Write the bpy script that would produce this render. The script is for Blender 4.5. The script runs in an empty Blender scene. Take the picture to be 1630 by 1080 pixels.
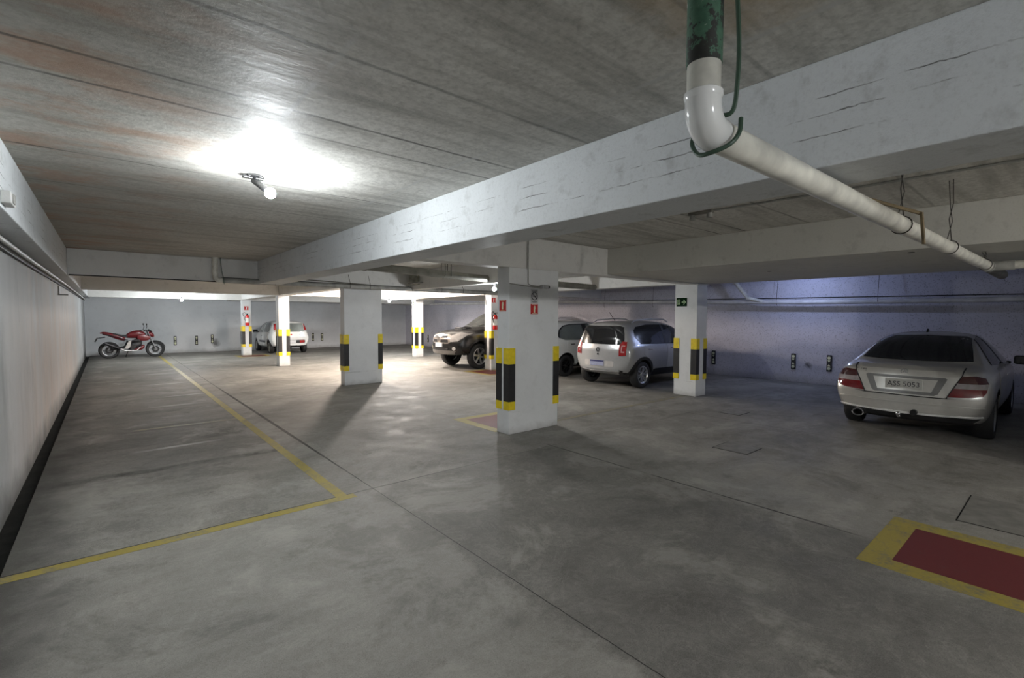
import bpy, bmesh, math, random
from mathutils import Vector, Matrix, geometry
from mathutils.bvhtree import BVHTree
random.seed(7)
sc = bpy.context.scene
COL = sc.collection
PI = math.pi

# ---------------------------------------------------------------- camera, world, exposure
H = 1.7
cam_d = bpy.data.cameras.new('camera')
cam = bpy.data.objects.new('camera', cam_d); COL.objects.link(cam)
yaw, pitch, roll = 0.70337, -0.04617, 0.00409
fw = Vector((math.sin(yaw)*math.cos(pitch), math.cos(yaw)*math.cos(pitch), math.sin(pitch)))
r0 = Vector((math.cos(yaw), -math.sin(yaw), 0)); u0 = r0.cross(fw)
rt = r0*math.cos(roll)+u0*math.sin(roll); up = -r0*math.sin(roll)+u0*math.cos(roll)
mw = Matrix((rt, up, -fw)).transposed().to_4x4(); mw.translation = (0, 0, H)
cam.matrix_world = mw
cam_d.sensor_width = 36; cam_d.lens = 760.8/1630*36
cam_d.clip_start = 0.05; cam_d.clip_end = 100
sc.camera = cam
w = bpy.data.worlds.new('world'); sc.world = w; w.use_nodes = True
w.node_tree.nodes['Background'].inputs[0].default_value = (0, 0, 0, 1)
w.node_tree.nodes['Background'].inputs[1].default_value = 0
sc.view_settings.view_transform = 'Standard'; sc.view_settings.look = 'None'
sc.view_settings.gamma = 1; sc.view_settings.use_curve_mapping = False
sc.view_settings.exposure = 0.0
sc.cycles.use_denoising = True
sc.cycles.max_bounces = 6; sc.cycles.diffuse_bounces = 3; sc.cycles.glossy_bounces = 2; sc.cycles.transmission_bounces = 2
# lamps seen or inferred, the last two added for brightness: place of its bulb, height of the ceiling or beam it hangs from, colour, radiant power
LAMPS = [
 dict(at=(1.03, 4.22, 2.685), base=(.965, 4.45), top=2.87, col=(.92, .97, 1.0), w=110, label='bare bulb lamp under the ceiling boards nearest the camera'),
 dict(at=(2.2, 22.0, 2.29), top=2.87, col=(.90, .96, 1.0), w=215, label='bare bulb hanging near the back wall above the motorcycle bay'),
 dict(at=(9.3, 19.15, 2.35), top=2.87, col=(.90, .95, 1.0), w=195, label='bare bulb seen beside the thin far column, against the back corner'),
 dict(at=(6.25, 7.95, 2.285), top=2.40, col=(.95, .98, 1.0), w=122, label='bare bulb under a beam just behind the wide column with two red signs'),
 dict(at=(8.0, 15.8, 2.765), top=2.87, col=(1.0, .90, .83), w=950, R=.09, label='warm lamp hidden behind the cross beam in front of the dark off-roader'),
 dict(at=(5.7, 14.4, 2.72), top=2.87, col=(1.0, .84, .72), w=640, R=.11, label='warm lamp hidden behind the cross beam over the bare wide column'),
 dict(at=(12.7, 4.5, 2.74), top=2.87, col=(.48, .59, 1.0), w=45, label='bluish lamp high beside the right wall behind the dropped slab'),
 dict(at=(1.03, -4.6, 2.62), top=2.87, col=(.96, .98, 1.0), w=260, label='added unseen bulb brightening the near bay from behind the viewpoint'),  # added bulb out of view, lifts the ambient light of the near bay
 dict(at=(4.8, -4.8, 2.58), top=2.87, col=(1.0, .97, .92), w=400, label='added unseen bulb brightening the second bay from behind the viewpoint'),  # added bulb out of view, lights the second bay's beam and column faces
]

# ---------------------------------------------------------------- node helpers
class NB:
    def __init__(s, mat):
        s.t = mat.node_tree; s.n = s.t.nodes; s.l = s.t.links
        s.b = s.n['Principled BSDF']; s._pos = None
    def new(s, k, **kw):
        n = s.n.new(k)
        for a, v in kw.items(): setattr(n, a, v)
        return n
    def put(s, sock, v):
        if isinstance(v, bpy.types.NodeSocket): s.l.new(v, sock)
        else: sock.default_value = v
    def pos(s):
        if s._pos is None:
            g = s.new('ShaderNodeNewGeometry'); s._pos = g.outputs['Position']
        return s._pos
    def obj(s): return s.new('ShaderNodeTexCoord').outputs['Object']
    def xyz(s):
        if not hasattr(s, '_x'):
            q = s.new('ShaderNodeSeparateXYZ'); s.l.new(s.pos(), q.inputs[0]); s._x = q.outputs
        return s._x
    def m(s, op, a, b=0.0, c=None, clamp=False):
        n = s.new('ShaderNodeMath', operation=op, use_clamp=clamp)
        s.put(n.inputs[0], a); s.put(n.inputs[1], b)
        if c is not None: s.put(n.inputs[2], c)
        return n.outputs[0]
    def noise(s, scale, detail=4, rough=.55, vec=None, stretch=None, dist=0):
        n = s.new('ShaderNodeTexNoise')
        v = vec or s.pos()
        if stretch:
            mp = s.new('ShaderNodeMapping'); mp.inputs['Scale'].default_value = stretch
            s.l.new(v, mp.inputs[0]); v = mp.outputs[0]
        s.l.new(v, n.inputs['Vector'])
        n.inputs['Scale'].default_value = scale; n.inputs['Detail'].default_value = detail
        n.inputs['Roughness'].default_value = rough; n.inputs['Distortion'].default_value = dist
        return n.outputs['Fac']
    def ramp(s, fac, a, b, lo=0.0, hi=1.0):
        n = s.new('ShaderNodeMapRange', clamp=True)
        s.put(n.inputs[0], fac); n.inputs[1].default_value = a; n.inputs[2].default_value = b
        n.inputs[3].default_value = lo; n.inputs[4].default_value = hi
        return n.outputs[0]
    def mix(s, f, a, b, mode='MIX'):
        n = s.new('ShaderNodeMix', data_type='RGBA', blend_type=mode)
        s.put(n.inputs[0], f)
        for sock, v in ((n.inputs[6], a), (n.inputs[7], b)):
            if isinstance(v, tuple) and len(v) == 3: v = v+(1,)
            s.put(sock, v)
        return n.outputs[2]
    def bump(s, h, strength=.3, dist=.01, base=None):
        n = s.new('ShaderNodeBump'); s.l.new(h, n.inputs['Height'])
        n.inputs['Strength'].default_value = strength; n.inputs['Distance'].default_value = dist
        if base is not None: s.l.new(base, n.inputs['Normal'])
        return n.outputs[0]
    def line(s, coord, c, hw, wob=None):
        """mask of a straight line coord = c with half width hw"""
        x = s.m('SUBTRACT', coord, c)
        if wob is not None: x = s.m('ADD', x, wob)
        return s.ramp(s.m('ABSOLUTE', x), hw*.5, hw*1.3, 1, 0)
    def between(s, coord, a, b, soft):
        return s.m('MULTIPLY', s.ramp(coord, a-soft, a+soft), s.ramp(coord, b-soft, b+soft, 1, 0))

def newmat(name):
    m = bpy.data.materials.new(name); m.use_nodes = True
    return m, NB(m)

def plain(name, col, rough=.5, metal=0., var=.12, scale=18, bump=0., coat=0., spec=.5, emit=None, es=0):
    m, b = newmat(name)
    n = b.noise(scale, 4, vec=b.obj())
    f = b.ramp(n, .3, .7)
    d = tuple(c*(1-var) for c in col); u = tuple(min(1, c*(1+var*.6)) for c in col)
    b.put(b.b.inputs['Base Color'], b.mix(f, d, u))
    b.b.inputs['Roughness'].default_value = rough; b.b.inputs['Metallic'].default_value = metal
    b.b.inputs['Coat Weight'].default_value = coat; b.b.inputs['Coat Roughness'].default_value = .05
    b.b.inputs['Specular IOR Level'].default_value = spec
    if bump: b.put(b.b.inputs['Normal'], b.bump(b.noise(scale*4, 3, vec=b.obj()), bump, .004))
    if emit:
        b.b.inputs['Emission Color'].default_value = emit+(1,); b.b.inputs['Emission Strength'].default_value = es
    return m

# ---------------------------------------------------------------- surface materials
def mat_floor():
    m, b = newmat('worn_concrete_floor'); x, y, z = b.xyz()
    big = b.noise(.55, 5, .6); mid = b.noise(2.6, 6, .62); fine = b.noise(30, 6, .8); grit = b.noise(140, 3, .8); str_ = b.noise(1.3, 5, .6, stretch=(.5, 2.2, 1))
    c = b.mix(b.ramp(big, .35, .65), (.175, .167, .15), (.27, .258, .234))
    c = b.mix(b.ramp(mid, .42, .64, 0, .7), c, (.36, .345, .315)); c = b.mix(b.ramp(b.noise(4.5, 6, .7, dist=.6), .56, .72, 0, .6), c, (.12, .114, .10))
    c = b.mix(b.ramp(str_, .5, .70, 0, .6), c, (.115, .108, .096))
    c = b.mix(b.ramp(fine, .42, .70, 0, .55), c, (.10, .097, .09))
    c = b.mix(b.ramp(grit, .45, .72, 0, .5), c, (.36, .35, .325)); c = b.mix(b.ramp(grit, .5, .3, 0, .55), c, (.07, .068, .062))
    wob = b.m('MULTIPLY', b.m('SUBTRACT', b.noise(2.2, 5, .7), .5), .5)
    xw = b.m('ADD', x, wob)
    lane = b.m('MULTIPLY', b.between(xw, 1.9, 4.42, .05), b.ramp(y, 4.40, 4.46, 1, 0))
    c = b.mix(b.m('MULTIPLY', lane, .32), c, (.085, .082, .075))
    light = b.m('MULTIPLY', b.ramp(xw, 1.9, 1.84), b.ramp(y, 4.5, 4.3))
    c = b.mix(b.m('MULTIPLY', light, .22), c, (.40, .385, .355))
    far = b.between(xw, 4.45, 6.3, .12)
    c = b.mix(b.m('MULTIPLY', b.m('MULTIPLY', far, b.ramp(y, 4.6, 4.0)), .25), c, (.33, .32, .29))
    # bay by the left wall: dark bands across it
    bay = b.ramp(x, 1.75, 1.6)
    c = b.mix(b.m('MULTIPLY', b.m('MULTIPLY', bay, b.ramp(b.m('ADD', y, wob), 5.9, 7.0)), .30), c, (.075, .068, .062))
    for (y0, y1, k) in ((6.42, 6.58, .95), (7.75, 8.35, .5), (8.75, 9.15, .5), (10.3, 10.6, .65), (12.8, 13.3, .6), (15.2, 15.8, .5), (18.5, 19.2, .45)):
        c = b.mix(b.m('MULTIPLY', b.m('MULTIPLY', bay, b.between(b.m('ADD', y, b.m('MULTIPLY', wob, .15)), y0, y1, .03)), b.m('MULTIPLY', b.ramp(mid, .3, .6), k)), c, (.07, .065, .06))
    for (y0, a0, a1) in ((12.27, .85, 1.55), (11.0, .7, 1.2), (7.53, .35, 1.0), (14.6, .6, 1.4), (17.2, .8, 1.5)):
        c = b.mix(b.m('MULTIPLY', b.m('MULTIPLY', b.between(x, a0, a1, .2), b.line(b.m('ADD', y, b.m('MULTIPLY', x, -.06)), y0-.06, .05)), .5), c, (.75, .75, .73))
    blot = b.noise(.95, 7, .72, dist=.4); c = b.mix(b.ramp(blot, .52, .60, 0, .45), c, (.10, .096, .086)); c = b.mix(b.ramp(blot, .46, .38, 0, .42), c, (.40, .385, .35))
    veins = b.noise(3.4, 8, .78, dist=1.2); c = b.mix(b.ramp(b.m('ABSOLUTE', b.m('SUBTRACT', veins, .5)), .02, .0, 0, .22), c, (.42, .41, .38))
    # scuffed spots
    sp = b.new('ShaderNodeTexVoronoi'); sp.inputs['Scale'].default_value = 1.1; b.l.new(b.pos(), sp.inputs['Vector'])
    spot = b.m('MULTIPLY', b.ramp(sp.outputs['Distance'], .10, .05), b.ramp(b.noise(9, 4, .7), .45, .6))
    c = b.mix(b.m('MULTIPLY', spot, .6), c, (.05, .047, .04))
    # dirt along the gutter, leak trail beside the lane
    c = b.mix(b.m('MULTIPLY', b.ramp(xw, -.15, -.5), .75), c, (.045, .045, .04))
    # joints and cracks
    w2 = b.m('MULTIPLY', b.m('SUBTRACT', b.noise(5, 4, .7), .5), .012)
    thick = b.between(y, 6.2, 12.5, 1.2)
    mm = b.m('LESS_THAN', b.m('ABSOLUTE', b.m('ADD', b.m('SUBTRACT', x, 1.965), w2)), b.m('ADD', .0035, b.m('ADD', b.m('MULTIPLY', thick, .016), b.m('MULTIPLY', b.ramp(y, 4.3, 5.2), .004))))
    j2 = b.m('MULTIPLY', b.line(y, 4.435, .009, w2), b.ramp(x, 4.3, 2.1, .3, 1))
    j3 = b.m('MULTIPLY', b.m('MULTIPLY', b.line(x, 4.45, .012, w2), b.ramp(y, 4.6, 4.4)), b.ramp(mid, .35, .55))
    j4 = b.m('MULTIPLY', b.line(x, 7.9, .01, w2), .5); j5 = b.m('MULTIPLY', b.line(y, 10.8, .01, w2), .5)
    j = b.m('MAXIMUM', b.m('MAXIMUM', mm, j2), b.m('MAXIMUM', j3, b.m('MAXIMUM', j4, j5)))
    c = b.mix(b.m('MULTIPLY', j, .9), c, (.018, .017, .015))
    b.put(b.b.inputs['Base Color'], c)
    b.put(b.b.inputs['Roughness'], b.ramp(mid, .3, .7, .52, .78))
    b.b.inputs['Specular IOR Level'].default_value = .27
    b.put(b.b.inputs['Normal'], b.bump(b.m('ADD', grit, fine), .35, .006))
    return m

def mat_ceiling():
    m, b = newmat('board_marked_concrete_ceiling'); x, y, z = b.xyz()
    big = b.noise(.7, 5, .6); st = b.noise(1.6, 6, .65, stretch=(.35, 3.2, 1)); fine = b.noise(26, 5, .7)
    c = b.mix(b.ramp(big, .35, .65), (.54, .53, .485), (.70, .685, .635))
    c = b.mix(b.ramp(st, .42, .7, 0, .55), c, (.78, .77, .73))
    c = b.mix(b.ramp(st, .5, .30, 0, .65), c, (.19, .183, .16))
    c = b.mix(b.ramp(fine, .42, .7, 0, .5), c, (.20, .193, .172)); c = b.mix(b.ramp(b.noise(95, 3, .8), .48, .72, 0, .5), c, (.55, .54, .5))
    # rust coloured formwork stain along the left side, over a base darkened towards it
    rn = b.noise(1.5, 5, .65, stretch=(1, 1.8, 1)); r = b.m('MULTIPLY', b.ramp(rn, .47, .63), b.ramp(x, 1.05, -.1))
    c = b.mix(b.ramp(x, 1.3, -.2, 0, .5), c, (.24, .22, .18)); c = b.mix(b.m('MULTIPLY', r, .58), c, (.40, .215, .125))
    # leak stain around the vertical drain
    dx = b.m('SUBTRACT', x, 1.62); dy = b.m('SUBTRACT', y, .74)
    d = b.m('SQRT', b.m('ADD', b.m('MULTIPLY', dx, dx), b.m('MULTIPLY', dy, dy)))
    d = b.m('ADD', d, b.m('MULTIPLY', b.m('SUBTRACT', b.noise(6, 5, .7), .5), .55))
    c = b.mix(b.ramp(d, .48, .22, 0, .5), c, (.36, .24, .10))
    c = b.mix(b.ramp(d, .20, .13, 0, .85), c, (.035, .033, .028))
    w2 = b.m('MULTIPLY', b.m('SUBTRACT', b.noise(4, 4, .7), .5), .03)
    dark = None; lightm = None
    for cc, k in ((2.17, .6), (2.93, .8), (3.265, .75), (4.70, .7), (5.85, .5), (7.0, .5), (8.2, .4), (1.0, .4)):
        l = b.m('MULTIPLY', b.line(y, cc, .014, w2), k); dark = l if dark is None else b.m('MAXIMUM', dark, l)
    brk = b.ramp(b.noise(3, 3), .4, .55)
    for cc in (.83, 2.10):
        l = b.m('MULTIPLY', b.line(x, cc, .016, w2), brk); lightm = l if lightm is None else b.m('MAXIMUM', lightm, l)
    c = b.mix(b.m('MULTIPLY', dark, b.ramp(b.noise(2.1, 4), .3, .6, .3, 1)), c, (.05, .048, .042))
    c = b.mix(b.m('MULTIPLY', lightm, .75), c, (.52, .52, .50))
    b.put(b.b.inputs['Base Color'], c); b.put(b.b.inputs['Roughness'], b.ramp(st, .3, .7, .5, .8))
    b.b.inputs['Specular IOR Level'].default_value = .3
    b.put(b.b.inputs['Normal'], b.bump(b.m('ADD', st, b.m('MULTIPLY', fine, .5)), .45, .012))
    return m

def mat_paint(name, col, dirt=(.2, .195, .18), amount=.35, crack=None, bump=.25, scale=1.0, rough=.62, low=None, speck=0., smudge=()):
    """old limewash on concrete; crack = (axis, level list) of hairline joints"""
    m, b = newmat(name); x, y, z = b.xyz()
    big = b.noise(1.1*scale, 5, .6); mid = b.noise(6*scale, 5, .65); fine = b.noise(55*scale, 4, .7)
    c = b.mix(b.ramp(big, .35, .68, 0, 1), tuple(k*.90 for k in col), col)
    c = b.mix(b.ramp(mid, .55, .8, 0, amount), c, dirt)
    c = b.mix(b.ramp(fine, .5, .8, 0, amount*.5), c, dirt)
    h = b.m('ADD', b.m('MULTIPLY', b.noise(70*scale, 3, .75), .6), mid)
    if crack:
        ax = {'x': x, 'y': y, 'z': z}[crack[0]]
        wob = b.m('MULTIPLY', b.m('SUBTRACT', b.noise(2.5, 5, .75), .5), .05)
        g = None
        for lv in crack[1]:
            l = b.m('MULTIPLY', b.line(ax, lv, .0028, wob), b.ramp(b.noise(1.7, 5, .75), .48, .60)); g = l if g is None else b.m('MAXIMUM', g, l)
        c = b.mix(b.m('MULTIPLY', g, .85), c, (.06, .055, .05)); pass
    if low:
        lz = b.m('ADD', z, b.m('MULTIPLY', b.m('SUBTRACT', mid, .5), .25))
        c = b.mix(b.ramp(lz, low[1], low[0], 0, low[3]), c, low[2])
    if speck:
        v = b.new('ShaderNodeTexVoronoi'); v.inputs['Scale'].default_value = 34; b.l.new(b.pos(), v.inputs['Vector'])
        s_ = b.m('MULTIPLY', b.ramp(v.outputs['Distance'], .42, .2), b.ramp(b.noise(11, 4, .7), .40, .56))
        c = b.mix(b.m('MULTIPLY', s_, speck), c, (.10, .10, .11))
    for (px, py, pz, r_) in smudge:
        d = None
        for q, p0 in ((x, px), (y, py), (z, pz)):
            if p0 is not None:
                e = b.m('SUBTRACT', q, p0); e = b.m('MULTIPLY', e, e); d = e if d is None else b.m('ADD', d, e)
        d = b.m('ADD', b.m('SQRT', d), b.m('MULTIPLY', b.m('SUBTRACT', mid, .5), .25))
        c = b.mix(b.ramp(d, r_, r_*.25, 0, .8), c, (.07, .068, .065))
    b.put(b.b.inputs['Base Color'], c); b.b.inputs['Roughness'].default_value = rough
    b.b.inputs['Specular IOR Level'].default_value = .3
    b.put(b.b.inputs['Normal'], b.bump(h, bump, .012))
    return m

def mat_left_wall():
    m, b = newmat('limewashed_left_wall'); x, y, z = b.xyz()
    big = b.noise(.8, 5, .6, stretch=(1, 1, .5)); mid = b.noise(5, 5, .65); fine = b.noise(42, 4, .7)
    c = b.mix(b.ramp(big, .35, .65), (.37, .38, .38), (.47, .48, .485))
    pk = b.m('MULTIPLY', b.between(b.m('ADD', y, b.m('MULTIPLY', big, 2)), 8.6, 20, 1.6), b.ramp(b.noise(1.2, 4, stretch=(1, 2.5, .4)), .3, .6))
    c = b.mix(b.m('MULTIPLY', pk, .55), c, (.48, .38, .315))
    c = b.mix(b.m('MULTIPLY', b.ramp(b.noise(2.2, 6, .7, stretch=(1, 1.6, .6)), .5, .72), .5), c, (.24, .24, .235))
    zz = b.m('ADD', z, b.m('MULTIPLY', b.m('SUBTRACT', b.noise(1.4, 5, .7), .5), .5))
    c = b.mix(b.ramp(zz, .30, .0, 0, .9), c, (.10, .10, .095))
    b.put(b.b.inputs['Base Color'], c); b.b.inputs['Roughness'].default_value = .6
    b.put(b.b.inputs['Normal'], b.bump(b.m('ADD', mid, b.m('MULTIPLY', fine, .5)), .3, .014))
    return m

M = {}
M['floor'] = mat_floor(); M['ceiling'] = mat_ceiling(); M['left'] = mat_left_wall()
M['beam'] = mat_paint('whitewashed_beam', (.70, .725, .74), crack=('z', (2.53, 2.62, 2.70)), bump=.5, amount=.5)
M['xbeam'] = mat_paint('painted_cross_beam', (.72, .715, .69), amount=.3, bump=.22)
M['dull'] = mat_paint('grey_dropped_slab', (.64, .63, .58), dirt=(.2, .195, .175), amount=.4, bump=.25)
M['column'] = mat_paint('white_column_paint', (.77, .785, .79), dirt=(.4, .4, .38), amount=.25, bump=.18, crack=('z', (.315,)), low=(.0, .12, (.30, .29, .27), .45))
M['back'] = mat_paint('grey_white_back_wall', (.70, .72, .74), dirt=(.42, .42, .43), amount=.3, bump=.25, low=(.0, .18, (.28, .28, .27), .6), smudge=((3.95, None, .40, .22),))
M['right'] = mat_paint('pitted_right_wall', (.62, .61, .68), dirt=(.34, .33, .38), amount=.35, bump=.5, low=(.0, .22, (.30, .29, .30), .7), smudge=((None, 4.5, .46, .10),), speck=.55)
M['gutter'] = plain('wet_black_gutter', (.012, .0125, .011), .8, var=.5, scale=5, bump=.4, spec=.12)
M['pvc'] = plain('grimy_white_pvc', (.70, .69, .62), .35, var=.30, scale=7)
M['pvc_new'] = plain('clean_white_pvc', (.86, .87, .86), .18, var=.04, scale=5, coat=.4)
M['pvc_grey'] = plain('dusty_grey_pipe', (.36, .36, .335), .5, var=.35, scale=6)
M['pvc_dark'] = plain('dark_drain_pipe', (.20, .19, .165), .5, var=.4, scale=5)
M['pipe_pale'] = plain('pale_wall_pipe', (.62, .61, .60), .4, var=.2, scale=4)
def mat_green():
    m, b = newmat('peeling_green_pipe'); n = b.noise(13, 5, .7, vec=b.obj()); k = b.noise(30, 4, vec=b.obj())
    c = b.mix(b.ramp(k, .3, .7), (.035, .10, .062), (.075, .17, .11))
    c = b.mix(b.ramp(n, .56, .59), c, (.62, .62, .58)); c = b.mix(b.ramp(n, .44, .41), c, (.02, .022, .02))
    b.put(b.b.inputs['Base Color'], c); b.b.inputs['Roughness'].default_value = .5; return m
M['green'] = mat_green()
M['cable_green'] = plain('green_cable', (.045, .09, .06), .45)
M['black'] = plain('black_rubber', (.016, .016, .017), .5, var=.3)
M['blackgloss'] = plain('black_plastic', (.012, .012, .013), .25, var=.2)
M['wire'] = plain('rusty_tie_wire', (.035, .03, .024), .6)
M['steel'] = plain('bare_steel', (.55, .55, .55), .3, 1.0, var=.2)
M['yellow'] = plain('yellow_guard', (.80, .62, .02), .42, var=.12)
M['red'] = plain('sign_red', (.50, .022, .02), .4, var=.1)
M['redgloss'] = plain('extinguisher_red', (.62, .02, .018), .22, coat=.5, var=.08)
M['white'] = plain('sign_white', (.80, .80, .76), .45, var=.06)
M['cream'] = plain('pale_photoluminescent', (.72, .74, .52), .5, var=.1)
M['signgreen'] = plain('sign_green', (.004, .024, .008), .8, var=.15, spec=.1)
M['symgreen'] = plain('sign_symbol_green', (.50, .72, .38), .5, var=.1)
M['signgrey'] = plain('sign_grey', (.52, .52, .53), .5, var=.08)
M['ink'] = plain('sign_ink', (.03, .03, .035), .5)
def mat_lines(name, col, under, wear):
    m, b = newmat(name); n = b.noise(7, 6, .7); f = b.noise(40, 4, .7); g = b.noise(1.3, 4)
    a = b.m('ADD', b.m('MULTIPLY', n, .6), b.m('ADD', b.m('MULTIPLY', f, .25), b.m('MULTIPLY', g, .15)))
    c = b.mix(b.ramp(a, wear-.06, wear+.08), col, under)
    c = b.mix(b.ramp(f, .35, .8, 0, .35), c, tuple(k*.5 for k in col))
    b.put(b.b.inputs['Base Color'], c); b.b.inputs['Roughness'].default_value = .55; return m
M['lineyellow'] = mat_lines('worn_yellow_paint', (.33, .265, .055), (.17, .16, .13), .56)
M['linefaint'] = mat_lines('faded_yellow_paint', (.27, .235, .12), (.19, .18, .155), .46)
M['linered'] = mat_lines('worn_red_paint', (.125, .020, .021), (.12, .055, .05), .62)
M['cover'] = plain('concrete_cover', (.19, .183, .165), .6, var=.3, scale=8, bump=.3)
M['tyre'] = plain('tyre_rubber', (.018, .018, .019), .7, var=.3, scale=30)
M['alloy'] = plain('alloy_wheel', (.55, .56, .57), .3, .85, var=.1)
M['darkcav'] = plain('dark_underbody', (.008, .008, .009), .8)
M['chrome'] = plain('chrome_trim', (.75, .75, .76), .12, 1.0, var=.05)
M['glass'] = plain('tinted_glass', (.012, .013, .015), .04, var=.1, spec=.6)
M['glassgrey'] = plain('clear_grey_glass', (.19, .215, .205), .06, var=.25, scale=2.5, spec=.6)
M['lensred'] = plain('red_lens', (.34, .012, .014), .1, coat=.6, var=.2)
M['lensred_deep'] = plain('deep_red_lens', (.15, .006, .009), .1, coat=.6, var=.2)
M['lensdark'] = plain('smoked_red_lens', (.045, .005, .006), .1, coat=.6, var=.2)
M['lensgrey'] = plain('grey_lens', (.30, .27, .27), .1, coat=.6, var=.2)
M['lensclear'] = plain('clear_lens', (.50, .48, .47), .08, coat=.8, var=.2)
M['silver'] = plain('silver_car_paint', (.50, .49, .455), .3, .55, var=.05, coat=.7)
M['silverblue'] = plain('grey_silver_car_paint', (.47, .475, .48), .32, .5, var=.05, coat=.7)
M['whitecar'] = plain('white_car_paint', (.80, .81, .80), .25, var=.03, coat=.8)
M['darkcar'] = plain('dark_grey_car_paint', (.022, .021, .021), .3, .2, var=.1, coat=.55)
M['plate'] = plain('grey_number_plate', (.36, .36, .33), .4, var=.1)
M['platewhite'] = plain('white_number_plate', (.68, .68, .70), .4, var=.06)
M['plateblue'] = plain('blue_plate_band', (.03, .035, .14), .4)
M['bikered'] = plain('red_motorcycle_paint', (.13, .006, .010), .32, coat=.4, var=.1)
M['bikerim'] = plain('grey_bike_rim', (.26, .26, .27), .4, .6)
M['bikeblack'] = plain('black_engine', (.02, .02, .022), .4, .3, var=.3)
M['cardboard'] = plain('brown_board', (.20, .15, .08), .7, var=.3)

# ---------------------------------------------------------------- mesh helpers
def tag(o, label=None, cat=None, group=None, kind=None):
    if label: o['label'] = label
    if cat: o['category'] = cat
    if group: o['group'] = group
    if kind: o['kind'] = kind
    return o
def thing(name, label, cat, loc=(0, 0, 0), rz=0, group=None):
    o = bpy.data.objects.new(name, None); COL.objects.link(o); o.empty_display_size = .2
    o.location = loc; o.rotation_euler = (0, 0, rz)
    return tag(o, label, cat, group)
def obj(name, bm, mats, parent=None, smooth=None, label=None):
    me = bpy.data.meshes.new(name)
    bmesh.ops.recalc_face_normals(bm, faces=bm.faces[:]) if smooth != 'keep' else None
    bm.to_mesh(me); bm.free()
    for m in (mats if isinstance(mats, (list, tuple)) else [mats]): me.materials.append(m)
    if smooth is not None:
        for p in me.polygons: p.use_smooth = True
        me.set_sharp_from_angle(angle=math.radians(38 if smooth in (True, 'keep') else smooth))
    o = bpy.data.objects.new(name, me); COL.objects.link(o)
    if parent: o.parent = parent
    if label: o['label'] = label
    return o
def bx(bm, x0, x1, y0, y1, z0, z1, mi=0, bevel=0., seg=2, M4=None):
    vs = [bm.verts.new((x, y, z)) for z in (z0, z1) for (x, y) in ((x0, y0), (x1, y0), (x1, y1), (x0, y1))]
    fs = [bm.faces.new([vs[i] for i in q]) for q in ((3, 2, 1, 0), (4, 5, 6, 7), (0, 1, 5, 4), (1, 2, 6, 5), (2, 3, 7, 6), (3, 0, 4, 7))]
    for f in fs: f.material_index = mi
    if bevel:
        es = list({e for f in fs for e in f.edges})
        r = bmesh.ops.bevel(bm, geom=es, offset=bevel, segments=seg, profile=.5, affect='EDGES')
        for f in r['faces']: f.material_index = mi
        vs = list({v for f in r['faces'] for v in f.verts} | {v for v in vs if v.is_valid})
    if M4 is not None:
        for v in vs: v.co = M4 @ v.co
def tube(bm, pts, r, seg=12, mi=0, caps=True):
    pts = [Vector(p) for p in pts]; n = len(pts); rings = []
    ref = None
    for i, p in enumerate(pts):
        d = (pts[min(i+1, n-1)]-pts[max(i-1, 0)]).normalized()
        if ref is None:
            a = Vector((0, 0, 1)) if abs(d.z) < .9 else Vector((1, 0, 0)); ref = d.cross(a).normalized()
        ref = (ref - d*ref.dot(d)).normalized(); b = d.cross(ref)
        rr = r[i] if isinstance(r, (list, tuple)) else r
        rings.append([bm.verts.new(p+(ref*math.cos(2*PI*k/seg)+b*math.sin(2*PI*k/seg))*rr) for k in range(seg)])
    for a, b in zip(rings, rings[1:]):
        for k in range(seg):
            f = bm.faces.new((a[k], a[(k+1) % seg], b[(k+1) % seg], b[k])); f.material_index = mi
    if caps:
        for q in (rings[0][::-1], rings[-1]):
            f = bm.faces.new(q); f.material_index = mi
def arc(c, a, b, r, ang0, ang1, n=8):
    """points on an arc about c in the plane of unit vectors a, b"""
    c, a, b = Vector(c), Vector(a), Vector(b)
    return [c+(a*math.cos(t)+b*math.sin(t))*r for t in [ang0+(ang1-ang0)*i/n for i in range(n+1)]]
def lathe(bm, prof, center=(0, 0, 0), axis='z', seg=28, mi=0, mis=None):
    """prof: list of (radius, height along axis)"""
    c = Vector(center); rings = []
    A = {'z': (Vector((1, 0, 0)), Vector((0, 1, 0)), Vector((0, 0, 1))), 'y': (Vector((1, 0, 0)), Vector((0, 0, 1)), Vector((0, 1, 0))), 'x': (Vector((0, 1, 0)), Vector((0, 0, 1)), Vector((1, 0, 0)))}[axis]
    for r, h in prof:
        if r < 1e-6: rings.append([bm.verts.new(c+A[2]*h)])
        else: rings.append([bm.verts.new(c+A[2]*h+(A[0]*math.cos(2*PI*k/seg)+A[1]*math.sin(2*PI*k/seg))*r) for k in range(seg)])
    for i, (a, b) in enumerate(zip(rings, rings[1:])):
        for k in range(seg):
            q = []
            for v in (a[k % len(a)], a[(k+1) % len(a)], b[(k+1) % len(b)], b[k % len(b)]):
                if v not in q: q.append(v)
            if len(q) > 2:
                f = bm.faces.new(q); f.material_index = mis[i] if mis else mi
def prism(bm, poly, to3, n3, depth, mi=0):
    """flat polygon poly (2D) placed by to3, thickened along n3"""
    n3 = Vector(n3); a = [bm.verts.new(to3(*p)) for p in poly]; b = [bm.verts.new(Vector(to3(*p))+n3*depth) for p in poly]
    fs = [bm.faces.new(a[::-1]), bm.faces.new(b)]
    for i in range(len(a)):
        j = (i+1) % len(a); fs.append(bm.faces.new((a[i], a[j], b[j], b[i])))
    for f in fs: f.material_index = mi
def circ(cx, cy, r, n=20, ry=None, a0=0): return [(cx+r*math.cos(a0+2*PI*i/n), cy+(ry or r)*math.sin(a0+2*PI*i/n)) for i in range(n)]
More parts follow.
